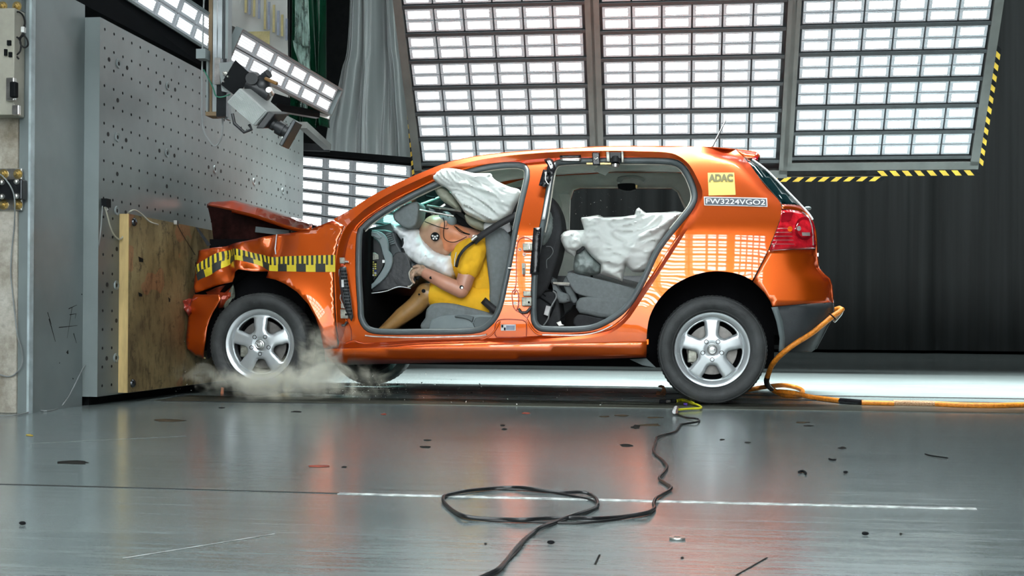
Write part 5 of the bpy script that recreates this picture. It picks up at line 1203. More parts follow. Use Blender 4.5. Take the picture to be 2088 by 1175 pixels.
# ================================================================== interior (parts of the car)
def pxz(pts, Y): return [(q.x, q.z) for q in (P(x, y, Y) for x, y in pts)]
def extr(name, pts, Y0, Y1, m_, parent=car, bv=.02, seg=3, smooth_pts=True, step=.03, ang=40):
    """outline traced at the near plane Y0, extruded to Y1"""
    L = pxz(pts, Y0); L = spline(L, step=step, closed=True) if smooth_pts else [Vector(p) for p in L]
    n = len(L); A = sum(L[i].x * L[(i + 1) % n].y - L[(i + 1) % n].x * L[i].y for i in range(n))
    if A < 0: L.reverse()
    vs = [(p.x, Y0, p.y) for p in L] + [(p.x, Y1, p.y) for p in L]
    fs = [tuple(range(n)), tuple(range(2 * n - 1, n - 1, -1))] + [(i, n + i, n + (i + 1) % n, (i + 1) % n) for i in range(n)]
    o = mk(name, vs, fs, M[m_] if isinstance(m_, str) else m_, parent, ang=ang)
    if bv: bevel(o, bv, seg, 50)
    return o
def pillow(name, pts, Y, T, m_, parent=car, R=.08, step=.011, amp=.012, fr=14, seed=1.0, smooth_pts=True, stretch=(1, 1), flat=.55, slope=0.0, ang=0.0, fine=.22):
    """inflated cloth bag around the traced outline, with wrinkles"""
    L = pxz(pts, Y); L = spline(L, step=step * 1.5, closed=True) if smooth_pts else lin(L, step * 1.5, True)
    V, Fc = fill2d(L, [], step); vs = []; n = len(V)
    xm = sum(v.x for v in V) / n
    for sgn in (-1, 1):
        for v in V:
            d = dist_poly(v.x, v.y, L); k = min(1, d / R); h = T * sqrt(max(0, 1 - (1 - k) ** 2)) ** flat if k > 0 else 0
            e = min(1, d / .02)
            px_ = v.x * cos(ang) + v.y * sin(ang); py_ = -v.x * sin(ang) + v.y * cos(ang)
            wx = noise.noise(Vector((px_ * 4, py_ * 4, seed + 20))) * .08; px_ += wx; py_ += wx
            a = noise.noise(Vector((px_ * fr * stretch[0], py_ * fr * stretch[1], seed)))
            b = noise.noise(Vector((px_ * fr * 2.6 * stretch[0] + 7, py_ * fr * 2.6 * stretch[1], seed + 3)))
            e3 = noise.noise(Vector((v.x * fr * 5 * stretch[0], v.y * fr * 5 * stretch[1] + 3, seed + 5)))
            w_ = max(0, 1 - abs(a) * 3.2) ** 1.6 * .8 + max(0, 1 - abs(b) * 3) ** 1.5 * .5 + (1 - abs(e3) * 2.4) * fine
            vs.append((v.x, Y + sgn * h + (-w_ * amp * e if sgn < 0 else 0) + slope * (v.x - xm), v.y))
    ed = {}
    for f in Fc:
        for i in range(len(f)): ed[(f[i], f[(i + 1) % len(f)])] = 1
    fs = list(Fc) + [tuple(n + i for i in reversed(f)) for f in Fc]
    for (a, b) in ed:
        if (b, a) not in ed: fs.append((b, a, n + a, n + b))
    return mk(name, vs, fs, M[m_] if isinstance(m_, str) else m_, parent, ang=80)
# ---- dashboard ------------------------------------------------------------------
dash = extr('dashboard', C4((150, 500), (172, 482), (230, 470), (290, 470), (338, 480), (350, 490), (362, 540), (395, 600), (440, 650), (500, 700), (500, 740), (445, 790), (400, 800), (250, 830), (180, 833), (150, 830)), 7.02, 8.12, mat('slush_dashboard', (0.035, 0.045, 0.05), .42, var=.1, bump=.1, bscale=150), bv=.015, smooth_pts=False)
extr('dash_pad', C4((166, 483), (170, 474), (230, 456), (335, 433), (350, 450), (345, 500), (300, 505), (230, 474)), 7.05, 7.45, mat('teal_grey_dash_pad', (0.07, 0.11, 0.11), .5, var=.1), dash, .015)
extr('knee_panel', C4((190, 830), (250, 790), (320, 690), (330, 640), (352, 605), (395, 600), (430, 640), (440, 700), (470, 760), (440, 798), (400, 795), (300, 815)), 6.97, 7.05, mat('glossy_dark_panel', (0.03, 0.033, 0.037), .25, bump=.35, bscale=8), dash, .01)
ec = extr('end_trim', C4((168, 478), (215, 472), (270, 485), (300, 515), (312, 560), (312, 590), (330, 612), (336, 650), (322, 700), (285, 755), (230, 800), (182, 834), (176, 828), (190, 800), (225, 775), (262, 725), (288, 680), (292, 645), (280, 610), (272, 575), (258, 540), (225, 512), (168, 503)), 6.945, 6.975, 'plast_l', dash, .006, step=.02)
extr('end_trim', C4((176, 480), (250, 488), (275, 515), (262, 525), (225, 508), (174, 500)), 6.935, 6.945, 'plast_l', ec, .003)
fbx = extr('fuse_box', C4((170, 500), (225, 512), (262, 550), (282, 610), (288, 665), (255, 730), (205, 780), (172, 790)), 6.985, 7.02, 'dark', dash, .004)
extr('metal_plate', C4((188, 600), (235, 603), (255, 615), (258, 640), (225, 645), (215, 655), (200, 650), (188, 640)), 6.972, 6.985, 'hinge', fbx, .002, smooth_pts=False)
M['blue'] = mat('blue_fuse', (.04, .08, .35), .4); M['fuse_y'] = mat('yellow_fuse', (.60, .55, .12), .4)
rf = random.Random(4)
for i in range(9):
    for j in range(5):
        x = 176 + j * 14.5; y = 652 + i * 12.5
        if x > 262 - max(0, (i - 4)) * 12: continue
        mm_ = rf.choice(['fuse_y', 'fuse_y', 'white', 'black', 'plast', 'blue' if 3 <= i <= 5 and j > 1 else 'fuse_y'])
        extr('fuse', C4((x, y), (x + 9, y), (x + 9, y + 8), (x, y + 8)), 6.970, 6.985, mm_, fbx, 0, smooth_pts=False)
extr('white_clip', C4((180, 770), (196, 768), (198, 790), (182, 794)), 6.97, 6.985, 'white', fbx, .002, smooth_pts=False)
(a, b), (c, d) = C4((205, 518), (285, 652)); 
for cc in ((205, 518), (285, 652)):
    (a, b), = C4(cc); extr('white_clip', [(a - 2.5, b - 3), (a + 2.5, b - 3), (a + 2.5, b + 3), (a - 2.5, b + 3)], 6.930, 6.945, 'white', ec, .001, smooth_pts=False)
MB().tube(spline([P(x, y, 6.95) for x, y in C4((185, 836), (240, 832), (300, 822), (360, 800), (392, 798), (440, 806))], n=5), .003, 6).build('torn_edge', M['bag_w'], dash)
# air vent grille on the pad
vg = MB()
for k in range(6): vg.bar(P(*C4((300 + k * 5, 500 + k * 11))[0], 7.0), P(*C4((325 + k * 5, 492 + k * 11))[0], 7.0), .006, .008)
vg.build('vent_slats', M['plast'], dash)
MB().tube([P(800, 520, 7.14), P(842, 500, 7.14)], .03, 12).build('steering_column', M['carpet'], dash)
MB().lathe([(.17, -.012), (.185, 0), (.17, .012), (.155, 0)], P(835, 510, 7.2), 'X', 40, closed=True).build('steering_wheel', M['dark'], dash)
# mirror seen through the windscreen
mi_ = MB().tube(spline([P(x, y, 7.45) for x, y in K1((520, 340), (512, 370), (520, 410), (560, 420), (610, 430), (630, 425))], n=4), .007, 8).build('mirror_frame', M['black'], car)
# ---- near front seat ----------------------------------------------------------------
fs_ = extr('front_seat', C4((515, 1052), (518, 975), (526, 925), (550, 898), (600, 888), (680, 893), (760, 912), (850, 935), (905, 950), (990, 960), (1010, 1052)), 6.93, 7.36, 'seat', bv=.03)
extr('seat_back', C4((862, 560), (862, 500), (880, 478), (930, 458), (975, 468), (1000, 500), (1030, 560), (1100, 600), (1090, 800), (1010, 960), (930, 970), (885, 950), (880, 880), (885, 800), (872, 680)), 6.95, 7.34, 'seat', fs_, .035)
sv_ = extr('side_trim', C4((540, 1056), (545, 1010), (560, 985), (600, 965), (660, 955), (900, 958), (1000, 960), (1010, 1056)), 6.90, 6.94, 'plast_l', fs_, .008, smooth_pts=False)
extr('seat_lever', C4((690, 962), (740, 958), (800, 968), (790, 1000), (770, 985), (730, 975), (692, 972)), 6.885, 6.90, 'plast', sv_, .004)
extr('trim_pad', C4((808, 975), (900, 970), (985, 965), (985, 1030), (900, 1036), (805, 1036)), 6.888, 6.90, 'plast', sv_, .008)
extr('back_shell', C5((70, 420), (150, 360), (240, 300), (285, 305), (325, 370), (345, 440), (348, 520), (330, 640), (300, 740), (270, 830), (200, 900), (100, 900)), 6.97, 7.32, 'seat_dark', fs_, .03)
extr('back_shell', C5((170, 920), (200, 830), (290, 760), (330, 900), (330, 1060), (170, 1060)), 7.0, 7.3, 'seat_dark', fs_, .02)
# passenger seat on the far side
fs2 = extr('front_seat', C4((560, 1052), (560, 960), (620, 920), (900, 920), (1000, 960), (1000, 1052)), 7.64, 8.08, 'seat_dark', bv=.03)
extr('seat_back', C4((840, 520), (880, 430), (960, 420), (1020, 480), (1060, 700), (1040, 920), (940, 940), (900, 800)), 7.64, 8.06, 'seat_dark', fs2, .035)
extr('centre_console', C4((400, 1052), (420, 940), (520, 880), (1010, 860), (1020, 1052)), 7.42, 7.58, 'carpet', bv=.02)
# belt
def belt(pts, wpx, nm, m_, par, th=.003):
    q = spline([Vector(p) for p in pts], step=.03); b_ = MB(); vs = []
    for i, p in enumerate(q):
        a = q[max(0, i - 1)]; c = q[min(len(q) - 1, i + 1)]; t = (c - a).normalized(); n = Vector((-t.z, 0, t.x)).normalized() * wpx
        vs += [p + n, p - n]
    mk(nm, vs, [(2 * i, 2 * i + 1, 2 * i + 3, 2 * i + 2) for i in range(len(q) - 1)], M[m_], par).modifiers.new('t', 'SOLIDIFY').thickness = th
M['belt'] = mat('black_belt_webbing', (0.025, 0.025, 0.027), .55, bump=.2, bscale=200)
belt([P(1054, 438, 6.86), P(1020, 456, 6.87), P(985, 478, 6.88), P(966, 494, 6.90)], .020, 'seat_belt', 'belt', car)
belt([P(966, 494, 6.90), P(950, 505, 6.87), P(936, 523, 6.88), P(930, 545, 6.92)], .009, 'seat_belt', 'belt', car)
belt([P(985, 612, 6.93), P(1005, 630, 6.90), P(1020, 640, 6.89)], .022, 'seat_belt', 'belt', car)
MB().tube([P(962, 490, 6.87), P(973, 481, 6.87)], .012, 10).build('belt_guide', M['chrome'], car)
# ---- airbags -----------------------------------------------------------------------
pillow('driver_airbag', C4((342, 425), (352, 480), (385, 520), (402, 545), (398, 590), (430, 635), (480, 670), (540, 700), (600, 720), (640, 745), (690, 752), (706, 720), (700, 660), (690, 625), (650, 618), (600, 600), (560, 570), (520, 520), (500, 470), (455, 460), (400, 450)), 7.15, .14, 'bag_w', R=.09, amp=.018, fr=12, seed=2.2, stretch=(1.5, .5), ang=-.6, fine=.12)
pillow('curtain_airbag', C4((568, 178), (585, 150), (620, 126), (660, 120), (720, 128), (800, 148), (895, 150), (905, 168), (930, 192), (1000, 225), (1062, 245), (1060, 290), (1035, 340), (1010, 390), (960, 425), (920, 432), (860, 428), (790, 398), (752, 376), (720, 330), (690, 290), (650, 240), (600, 210)), 6.93, .055, 'bag', R=.07, amp=.030, fr=8, seed=5.1, stretch=(.35, 1.5), ang=-.45, fine=.10, step=.009)
pillow('curtain_airbag_lining', C4((570, 200), (590, 205), (650, 245), (700, 300), (740, 370), (800, 400), (860, 428), (862, 478), (800, 462), (760, 430), (740, 380), (680, 345), (620, 305), (585, 260), (572, 225)), 7.02, .04, 'bag_o', R=.05, amp=.012, fr=10, seed=9.1, stretch=(.6, 1.4))
pillow('curtain_airbag', C4((862, 432), (940, 430), (1000, 420), (1010, 480), (990, 490), (940, 458), (880, 478), (862, 490)), 6.99, .02, 'bag_w', R=.05, amp=.006)
rcb = pillow('curtain_airbag', C5((345, 560), (345, 530), (365, 510), (400, 500), (450, 502), (478, 500), (460, 440), (462, 430), (560, 415), (590, 428), (690, 425), (765, 415), (775, 385), (790, 372), (832, 403), (930, 400), (1000, 393), (1052, 402), (1062, 420), (1020, 455), (950, 520), (905, 590), (870, 660), (840, 730), (800, 745), (755, 740), (718, 705), (697, 796), (640, 775), (572, 752), (575, 700), (520, 650), (478, 600), (440, 615), (425, 655), (375, 625)), 7.02, .085, 'bag', R=.09, amp=.036, fr=7, seed=3.7, smooth_pts=False, stretch=(.40, 1.3), ang=.30, fine=.10, step=.010)
pillow('curtain_airbag_fold', C5((352, 545), (370, 512), (410, 502), (450, 512), (470, 545), (470, 590), (430, 620), (385, 615), (358, 590)), 6.97, .05, 'bag', R=.05, amp=.02, fr=14, seed=6.7)
pillow('curtain_airbag_lining', C5((425, 650), (440, 600), (480, 590), (530, 655), (575, 700), (570, 745), (530, 760), (470, 755), (420, 735)), 7.06, .05, 'bag_g', R=.06, amp=.02, fr=14, seed=4.4)
extr('headrest_cover', C5((435, 640), (440, 610), (465, 586), (482, 596), (478, 612)), 6.98, 7.04, 'seat_dark', rcb, .006)
pillow('side_airbag', C5((236, 400), (270, 370), (298, 400), (310, 450), (304, 510), (280, 570), (240, 602), (232, 560)), 6.99, .03, 'bag_g', R=.05, amp=.014, fr=14, seed=1.9)
strip_w = MB().tube(spline([P(x, y, 6.95) for x, y in C5((262, 595), (290, 598), (302, 625), (285, 655), (265, 675), (266, 720))], n=5), .0022, 6).build('loose_wire', M['cable_grey'], car)
# ---- rear bench, folded ------------------------------------------------------------------
rs_ = extr('rear_seat', C5((430, 915), (450, 890), (500, 882), (640, 884), (760, 890), (800, 905), (790, 1000), (600, 1005), (500, 985), (450, 975), (430, 945)), 7.0, 8.08, 'seat', bv=.03)
fb2 = extr('folded_seat_back', C5((372, 762), (390, 745), (420, 750), (640, 800), (800, 850), (870, 880), (840, 900), (640, 905), (560, 895), (480, 878), (430, 860), (400, 820)), 7.02, 8.08, 'seat', rs_, .03)
M['speck'] = mat('speckled_seat_carpet', (0.20, 0.22, 0.22), .9, scale=180, col2=(0.05, 0.055, 0.055))
# its carpeted upper face, a sloping slab running across the car
q0, q1 = P(*C5((385, 750))[0], 7.03), P(*C5((850, 868))[0], 7.03); e = Vector((0, 1.0, .07))
MB().hexa([q0, q1, q1 + e, q0 + e], [p + Vector((0, 0, .012)) for p in (q0, q1, q1 + e, q0 + e)]).build('carpeted_back', M['speck'], fb2, smooth=False)
for (x, y) in ((522, 770), (524, 782)): (a, b), = C5((x, y)); MB().box(P(a, b, 7.10), (.014, .012, .02)).build('latch_slot', M['black'], fb2)
extr('seat_riser', C5((440, 985), (600, 1008), (700, 1010), (690, 1060), (440, 1060)), 7.02, 8.05, 'seat_dark', rs_, .01)
extr('seat_bolster', C5((355, 800), (372, 765), (400, 770), (425, 860), (440, 910), (420, 925), (395, 900)), 7.08, 7.3, 'seat', rs_, .02)
extr('rear_floor', C5((230, 1075), (235, 1050), (330, 1020), (420, 925), (600, 1010), (620, 1075)), 7.45, 8.0, mat('worn_grey_floor', (0.07, 0.06, 0.055), .8), car, .01, smooth_pts=False)
# grab handle, roof module, rear belt unit
extr('grab_handle', C5((662, 215), (672, 198), (720, 188), (780, 188), (815, 200), (832, 218), (815, 230), (800, 215), (760, 208), (700, 210), (685, 228), (668, 232)), 7.92, 7.98, mat('handle_plastic', (.36, .39, .35), .5), car, .01)
extr('onboard_camera', C5((668, 238), (770, 236), (772, 266), (742, 276), (700, 274), (672, 264)), 7.85, 7.95, 'black', car, .006)
extr('mount_tab', C5((772, 242), (785, 246), (782, 262), (770, 260)), 7.86, 7.9, 'brass', car, .002)
extr('roof_lamp', C5((530, 160), (565, 130), (635, 150), (600, 192)), 7.35, 7.37, 'headliner', car, .004, smooth_pts=False)
extr('belt_post_trim', C5((290, 258), (375, 256), (420, 262), (400, 300), (390, 500), (345, 500), (350, 360), (330, 290)), 8.02, 8.06, 'headliner', car, .008, smooth_pts=False)
# cables lying in the rear footwell
for L in [[(205, 870), (240, 860), (260, 850), (290, 845), (320, 860), (310, 930), (280, 1000)], [(205, 875), (250, 900), (290, 930), (300, 960)], [(345, 1005), (370, 985), (400, 960)], [(180, 860), (230, 862), (260, 880)]]:
    MB().tube(spline([P(x, y, 6.99) for x, y in C5(*L)], n=5), .004, 6).build('loose_wire', M['black'], car)
MB().tube(spline([P(x, y, 6.96) for x, y in C5((300, 850), (318, 865), (318, 890), (295, 930), (280, 970), (272, 1010), (240, 1055))], n=5), .005, 6).build('loose_wire', M['cable_grey'], car)
extr('wire_tag', C5((262, 932), (288, 938), (272, 992), (248, 984)), 6.945, 6.955, 'white', car, .001, smooth_pts=False)
extr('foil_scrap', C5((320, 1030), (345, 1020), (350, 1038), (365, 1045), (335, 1050)), 6.98, 7.0, 'chrome', car, .001, smooth_pts=False)
# ================================================================== loose head restraints (torn off)
hr = empty('head_restraint', P(835, 440, 7.0), 'grey head restraint flying with two steel rods above the dummy head', 'head restraint')
o = extr('cushion', K1((118, 620), (132, 590), (170, 562), (240, 520), (330, 488), (400, 474), (424, 490), (428, 560), (418, 650), (410, 710), (388, 760), (345, 785), (290, 795), (230, 775), (180, 735), (135, 700), (120, 660)), 6.94, 7.16, 'seat', hr, .03, 4)
rd = MB().tube([P(*K1((535, 525))[0], 7.06), P(*K1((940, 592))[0], 6.98)], .0065, 10).build('rod', M['chrome'], hr)
rd = MB().tube([P(*K1((430, 575))[0], 6.98), P(*K1((855, 652))[0], 6.98)], .0065, 10).build('rod', M['chrome'], hr)
extr('rod_guide', K1((548, 545), (580, 560), (620, 580), (615, 625), (585, 635), (555, 590)), 6.98, 7.02, 'plast', hr, .004)
MB().bar(P(*K1((680, 560))[0], 7.1), P(*K1((750, 510))[0], 7.1), .012, .012).build('cross_link', M['chrome'], hr)
h2_ = empty('head_restraint', P(1140, 600, 7.1), 'grey head restraint lying tilted in the rear footwell with one steel rod', 'head restraint')
extr('cushion', K5((255, 570), (255, 500), (290, 460), (335, 442), (370, 470), (400, 560), (440, 610), (520, 640), (552, 680), (535, 720), (480, 742), (420, 735), (380, 680), (300, 640)), 7.0, 7.18, 'seat', h2_, .025, 4)
MB().tube([P(*K5((362, 520))[0], 6.99), P(*K5((540, 526))[0], 7.02)], .007, 10).build('rod', M['beige_trim'], h2_)
MB().tube([P(*K5((375, 534))[0], 7.06), P(*K5((540, 542))[0], 7.08)], .007, 10).build('rod', M['chrome'], h2_)
# ================================================================== crash test dummy
M['vinyl'] = mat('pink_vinyl_skin', (0.62, 0.30, 0.20), .38, var=.06, scale=6, coat=.15)
M['vinyl_h'] = mat('tan_head_vinyl', (0.46, 0.27, 0.175), .40, var=.06, scale=5, coat=.1)
M['vinyl_n'] = mat('orange_neck_vinyl', (0.66, 0.25, 0.12), .42, var=.08, scale=8)
M['vinyl_l'] = mat('brown_leg_vinyl', (0.34, 0.185, 0.06), .35, var=.22, scale=4, coat=.2)
M['shirt'] = mat('yellow_cotton', (0.92, 0.50, 0.015), .85, var=.06, scale=6, bump=.25, bscale=40)
YD = 7.12
W4 = lambda x, y, Y=YD: P(680 + x / 2.798, 300 + y / 2.798, Y)
dm = empty('crash_test_dummy', W4(760, 900), 'crash test dummy in yellow shirt and shorts slumped forward into the white airbag', 'dummy')
bd = MB()
hip = W4(875, 880, 7.14); chest = W4(800, 640, 7.14); neck0 = W4(810, 540, 7.13)
bd.caps(hip, W4(850, 760, 7.14), .09, .11); bd.caps(W4(850, 760, 7.14), chest, .11, .125); bd.caps(chest, neck0, .12, .075)
bd.caps(W4(800, 520, 7.13), W4(700, 500, 7.13), .060, .064)
# far arm and thigh
bd.caps(W4(790, 600, 7.34), W4(660, 740, 7.40), .055, .048); bd.caps(W4(660, 740, 7.40), W4(500, 690, 7.34), .045, .032)
bd.caps(hip + Vector((0, .1, 0)), W4(600, 830, 7.30), .08, .065)
bd.caps(hip + Vector((0, -.07, 0)), W4(560, 845, 7.04), .08, .068)
# near shoulder and upper arm
bd.caps(W4(800, 590, 6.99), W4(772, 690, 6.95), .062, .056); bd.caps(W4(772, 690, 6.95), W4(742, 790, 6.93), .056, .052)
body = bd.build('body', M['vinyl'], dm); remesh(body, .009, 4)
fa = MB(); fa.caps(W4(728, 818, 6.925), W4(640, 778, 6.925), .0485, .046); fa.caps(W4(640, 778, 6.925), W4(530, 722, 6.935), .046, .036)
fa = fa.build('forearm', M['vinyl'], dm); remesh(fa, .007, 3)
def sdisc(px, py, Y, r, m_, par, nm): MB().lathe([(0, 0), (r, 0), (r, .006)], W4(px, py, Y), 'Y', 20).build(nm, M[m_], par)
sdisc(730, 800, 6.872, .012, 'black', fa, 'joint_socket'); sdisc(733, 803, 6.871, .007, 'chrome', fa, 'joint_screw'); sdisc(555, 746, 6.893, .009, 'black', fa, 'joint_socket'); sdisc(760, 718, 6.888, .008, 'black', body, 'joint_socket')
# hand: palm, four curled fingers, thumb
hd_ = MB(); wr = W4(528, 716, 6.94); hp = W4(478, 700, 6.95)
hd_.caps(wr, W4(500, 705, 6.94), .028, .034); hd_.caps(W4(500, 700, 6.935), W4(470, 712, 6.94), .032, .028); hd_.caps(W4(505, 700, 6.975), W4(470, 705, 6.98), .028, .024)
for k, (yo, kx, ky) in enumerate([(6.915, 462, 735), (6.937, 455, 725), (6.96, 452, 715), (6.982, 456, 704)]):
    a_ = W4(474, 700 + 4 * (3 - k), yo); b_ = W4(kx - 8, ky - 8, yo); c_ = W4(kx - 14, ky + 22, yo - .004); d_ = W4(kx - 2, ky + 40 - k * 3, yo - .002)
    hd_.caps(a_, b_, .0115, .0100, 12); hd_.caps(b_, c_, .0098, .0088, 12); hd_.caps(c_, d_, .0085, .0072, 12)
a_ = W4(505, 688, 6.92); b_ = W4(480, 678, 6.905); c_ = W4(458, 684, 6.90); hd_.caps(a_, b_, .013, .011, 12); hd_.caps(b_, c_, .010, .0085, 12)
hand = hd_.build('hand', mat('worn_pale_hand_vinyl', (0.55, 0.36, 0.25), .5, var=.2, scale=40), dm); remesh(hand, .0038, 2)
MB().tube(spline([W4(x, y, 6.93) for x, y in [(448, 690), (432, 715), (434, 740), (444, 765), (452, 778), (436, 795), (424, 796)]], n=5), .004, 6).build('torn_vinyl', M['beige_trim'], hand)
# head: skull bowed forward, brow and nose pressed towards the airbag
hdm = MB(); cc = W4(570, 478, 7.13)
for a, ra, b, rb in [((585, 468), .086, (560, 490), .084), ((560, 490), .084, (600, 545), .066), ((600, 545), .064, (640, 588), .036), ((575, 455), .074, (620, 450), .070)]:
    hdm.caps(W4(*a, 7.13), W4(*b, 7.13), ra, rb)
hdm.caps(W4(548, 560, 7.13), W4(535, 575, 7.13), .020, .014); hdm.caps(W4(590, 600, 7.13), W4(600, 605, 7.13), .024, .020)
hdo = hdm.build('head', M['vinyl_h'], dm); remesh(hdo, .008, 4)
ck = MB(); ck.caps(W4(640, 470, 7.12), W4(655, 560, 7.12), .070, .045); ck.caps(W4(650, 480, 7.12), W4(760, 520, 7.12), .064, .060); ck.caps(W4(690, 560, 7.10), W4(760, 560, 7.12), .045, .05)
ck = ck.build('neck', M['vinyl_n'], dm); remesh(ck, .008, 4)
er = MB(); er.sphere(W4(640, 436, 7.055), .016, 12, 8, (.7, .5, 1.2)); er.build('ear', M['vinyl'], hdo)
# round target marker
mk_ = MB(); mc = W4(579, 511, 7.036); mk_.lathe([(0, 0), (.0275, 0), (.0275, .008)], mc, 'Y', 28); mo = mk_.build('target_marker', M['black'], hdo)
for k in range(5):
    a = pi / 2 + k * 2 * pi / 5 if k else 0; r_ = .0155 if k else 0
    MB().lathe([(0, 0), (.0062, 0), (.0062, .002)], mc + Vector((cos(a) * r_, -.0015, sin(a) * r_)), 'Y', 14).build('marker_dot', M['white'], mo)
sc_ = MB(); sc_.caps(W4(640, 412, 7.12), W4(668, 425, 7.1), .05, .04); so = sc_.build('skull_cap', M['plast_l'], hdo); remesh(so, .008, 3)
bs = MB(); bs.bar(W4(690, 395, 7.16), W4(830, 490, 7.16), .10, .045); bevel(bs.build('neck_bracket', M['black'], dm, smooth=False), .008)
for L in [[(520, 425), (560, 440), (600, 455), (645, 466), (655, 462)], [(625, 402), (634, 440), (628, 480), (632, 520), (660, 540), (700, 540), (760, 512)], [(690, 450), (720, 480), (745, 492), (775, 500)], [(700, 455), (740, 485), (780, 498)], [(655, 400), (640, 380), (600, 370), (560, 362)]]:
    MB().tube(spline([W4(x, y, 7.035 if i else 7.05) for i, (x, y) in enumerate(L)], n=6), .0025, 6).build('sensor_wire', M['black'], hdo)
MB().box(W4(815, 512, 6.98), (.045, .02, .02)).build('shoulder_fitting', M['chrome'], dm)
# lower legs
lg = MB(); kn = W4(528, 838, 7.035); lg.caps(W4(560, 845, 7.04), kn, .067, .070); lg.caps(kn, W4(470, 905, 7.03), .064, .060); lg.caps(W4(470, 905, 7.03), W4(390, 965, 7.02), .060, .054); lg.caps(W4(390, 965, 7.02), W4(270, 1065, 7.0), .052, .034)
lg = lg.build('lower_leg', M['vinyl_l'], dm); remesh(lg, .009, 4)
sdisc(513, 821, 6.962, .012, 'black', lg, 'joint_socket'); sdisc(488, 841, 6.963, .006, 'black', lg, 'joint_socket')
lg = MB(); lg.caps(W4(600, 830, 7.30), W4(560, 830, 7.30), .066, .066); lg.caps(W4(560, 830, 7.30), W4(300, 1060, 7.28), .058, .034); lg = lg.build('lower_leg', M['vinyl_l'], dm); remesh(lg, .010, 3)
# clothes
def cloth(o, amp=.006, sc=.05):
    t = bpy.data.textures.new('folds', 'CLOUDS'); t.noise_scale = sc; t.noise_depth = 2
    d = o.modifiers.new('folds', 'DISPLACE'); d.texture = t; d.strength = amp; d.mid_level = .5; return o
sh = MB()
sh.caps(W4(868, 862, 7.14), W4(850, 760, 7.14), .140, .142); sh.caps(W4(850, 760, 7.14), chest, .142, .150); sh.caps(chest, W4(812, 560, 7.13), .146, .085)
sh.caps(W4(808, 585, 6.99), W4(785, 668, 6.955), .075, .071); sh.caps(W4(785, 668, 6.955), W4(772, 696, 6.95), .071, .072)
sh.caps(W4(800, 590, 7.30), W4(720, 680, 7.36), .075, .068)
so = sh.build('shirt', M['shirt'], dm); remesh(so, .010, 4); cloth(so, .022, .07)
st_ = MB(); st_.caps(W4(880, 895, 7.06), W4(590, 842, 7.045), .108, .083); st_.caps(W4(880, 890, 7.20), W4(620, 835, 7.29), .108, .085); st_.caps(W4(905, 890, 7.14), W4(850, 860, 7.14), .13, .125)
st_.caps(W4(900, 925, 7.04), W4(800, 905, 7.03), .05, .06)
so = st_.build('shorts', M['shirt'], dm); remesh(so, .010, 4); cloth(so, .016, .09)
MB().lathe([(.0845, -.012), (.0865, 0), (.0845, .012)], (0, 0, 0), 'X', 28)
MB().tube([W4(x, y, 6.935) for x, y in [(700, 600), (692, 640), (690, 680)]], .003, 6).build('sensor_wire', M['white'], dm)

# ================================================================== loose things on the floor
M['hose'] = mat('orange_braided_hose', (0.80, 0.26, 0.02), .5, var=.14, scale=60, bump=.4, bscale=120)
def path3(items): return spline([Vector(p) for p in items], step=.04)
RH = .0155
hose = empty('tow_hose', F(1700, 817, .016), 'thick orange hose hooked on the rear bumper and trailing along the floor', 'hose')
up_ = [P(1703, 632, 6.86), P(1712, 629, 6.84), P(1717, 631, 6.82), P(1711, 637, 6.80), P(1698, 645, 6.78), S(1680, 660, -.022), S(1652, 682, -.022), S(1620, 702, -.022), P(1592, 724, 6.68), P(1574, 745, 6.78), P(1565, 768, 6.92)]
MB().tube(path3(up_), RH, 12).build('hose_length', M['hose'], hose)
tp = [P(1565, 768, 6.92), P(1563, 776, 6.96), P(1565, 785, 7.02), P(1573, 793, 7.12)]
MB().tube(path3(tp), RH * 1.08, 12).build('black_tape', M['tape_b'], hose)
lo_ = [P(1573, 793, 7.12), F(1590, 803, .035), F(1612, 808, .02), F(1632, 804, .018), F(1636, 797, .02), F(1622, 790, .03), F(1598, 786, .045), F(1570, 788, .05), F(1550, 791, .03), F(1520, 796, .016), F(1480, 800, .016)]
MB().tube(path3(lo_), RH, 12).build('hose_length', M['hose'], hose)
l2_ = [F(1588, 799, .05), F(1612, 801, .052), F(1636, 806, .03), F(1660, 811, .016), F(1716, 818, .016)]
MB().tube(path3(l2_), RH, 12).build('hose_length', M['hose'], hose)
tb = MB().tube(path3([F(1714, 818, .016), F(1758, 821.5, .016)]), RH * 1.15, 12).build('black_tape', M['tape_b'], hose)
MB().tube(path3([F(1757, 821.5, .016), F(1823, 823, .016)]), RH * .95, 12).build('hose_length', M['hose'], hose)
M['braid'] = mat('frayed_braid', (0.42, 0.20, 0.09), .7, scale=160, col2=(0.75, 0.5, 0.3), bump=.8, bscale=200)
MB().tube(path3([F(1822, 822, .016), F(1908, 824, .016)]), RH * 1.12, 12).build('frayed_braid', M['braid'], hose)
MB().tube(path3([F(1907, 824, .016), F(1960, 826.5, .016), F(2030, 827.5, .016), F(2090, 826, .016), F(2160, 827, .016), F(2700, 838, .016)]), RH * 1.05, 12).build('hose_length', M['hose'], hose)
MB().tube(spline([P(x, y, 6.83) for x, y in [(1717, 632), (1714, 640), (1706, 650), (1700, 656)]], n=4), .010, 8).build('hook_end', M['chrome'], hose)
MB().tube(spline([P(x, y, 6.74) for x, y in [(1690, 639), (1698, 645), (1704, 652)]], n=4), .004, 6).build('hose_tie', M['black'], hose)
M['rust'] = mat('rusty_iron', (0.22, 0.085, 0.03), .75, var=.35, scale=40, bump=.4)
def ext_floor(name, pts, Y0, Y1, m_, par): return extr(name, pts, Y0, Y1, m_, par, .004, 2)
base = F(1350, 808); YH = base.y
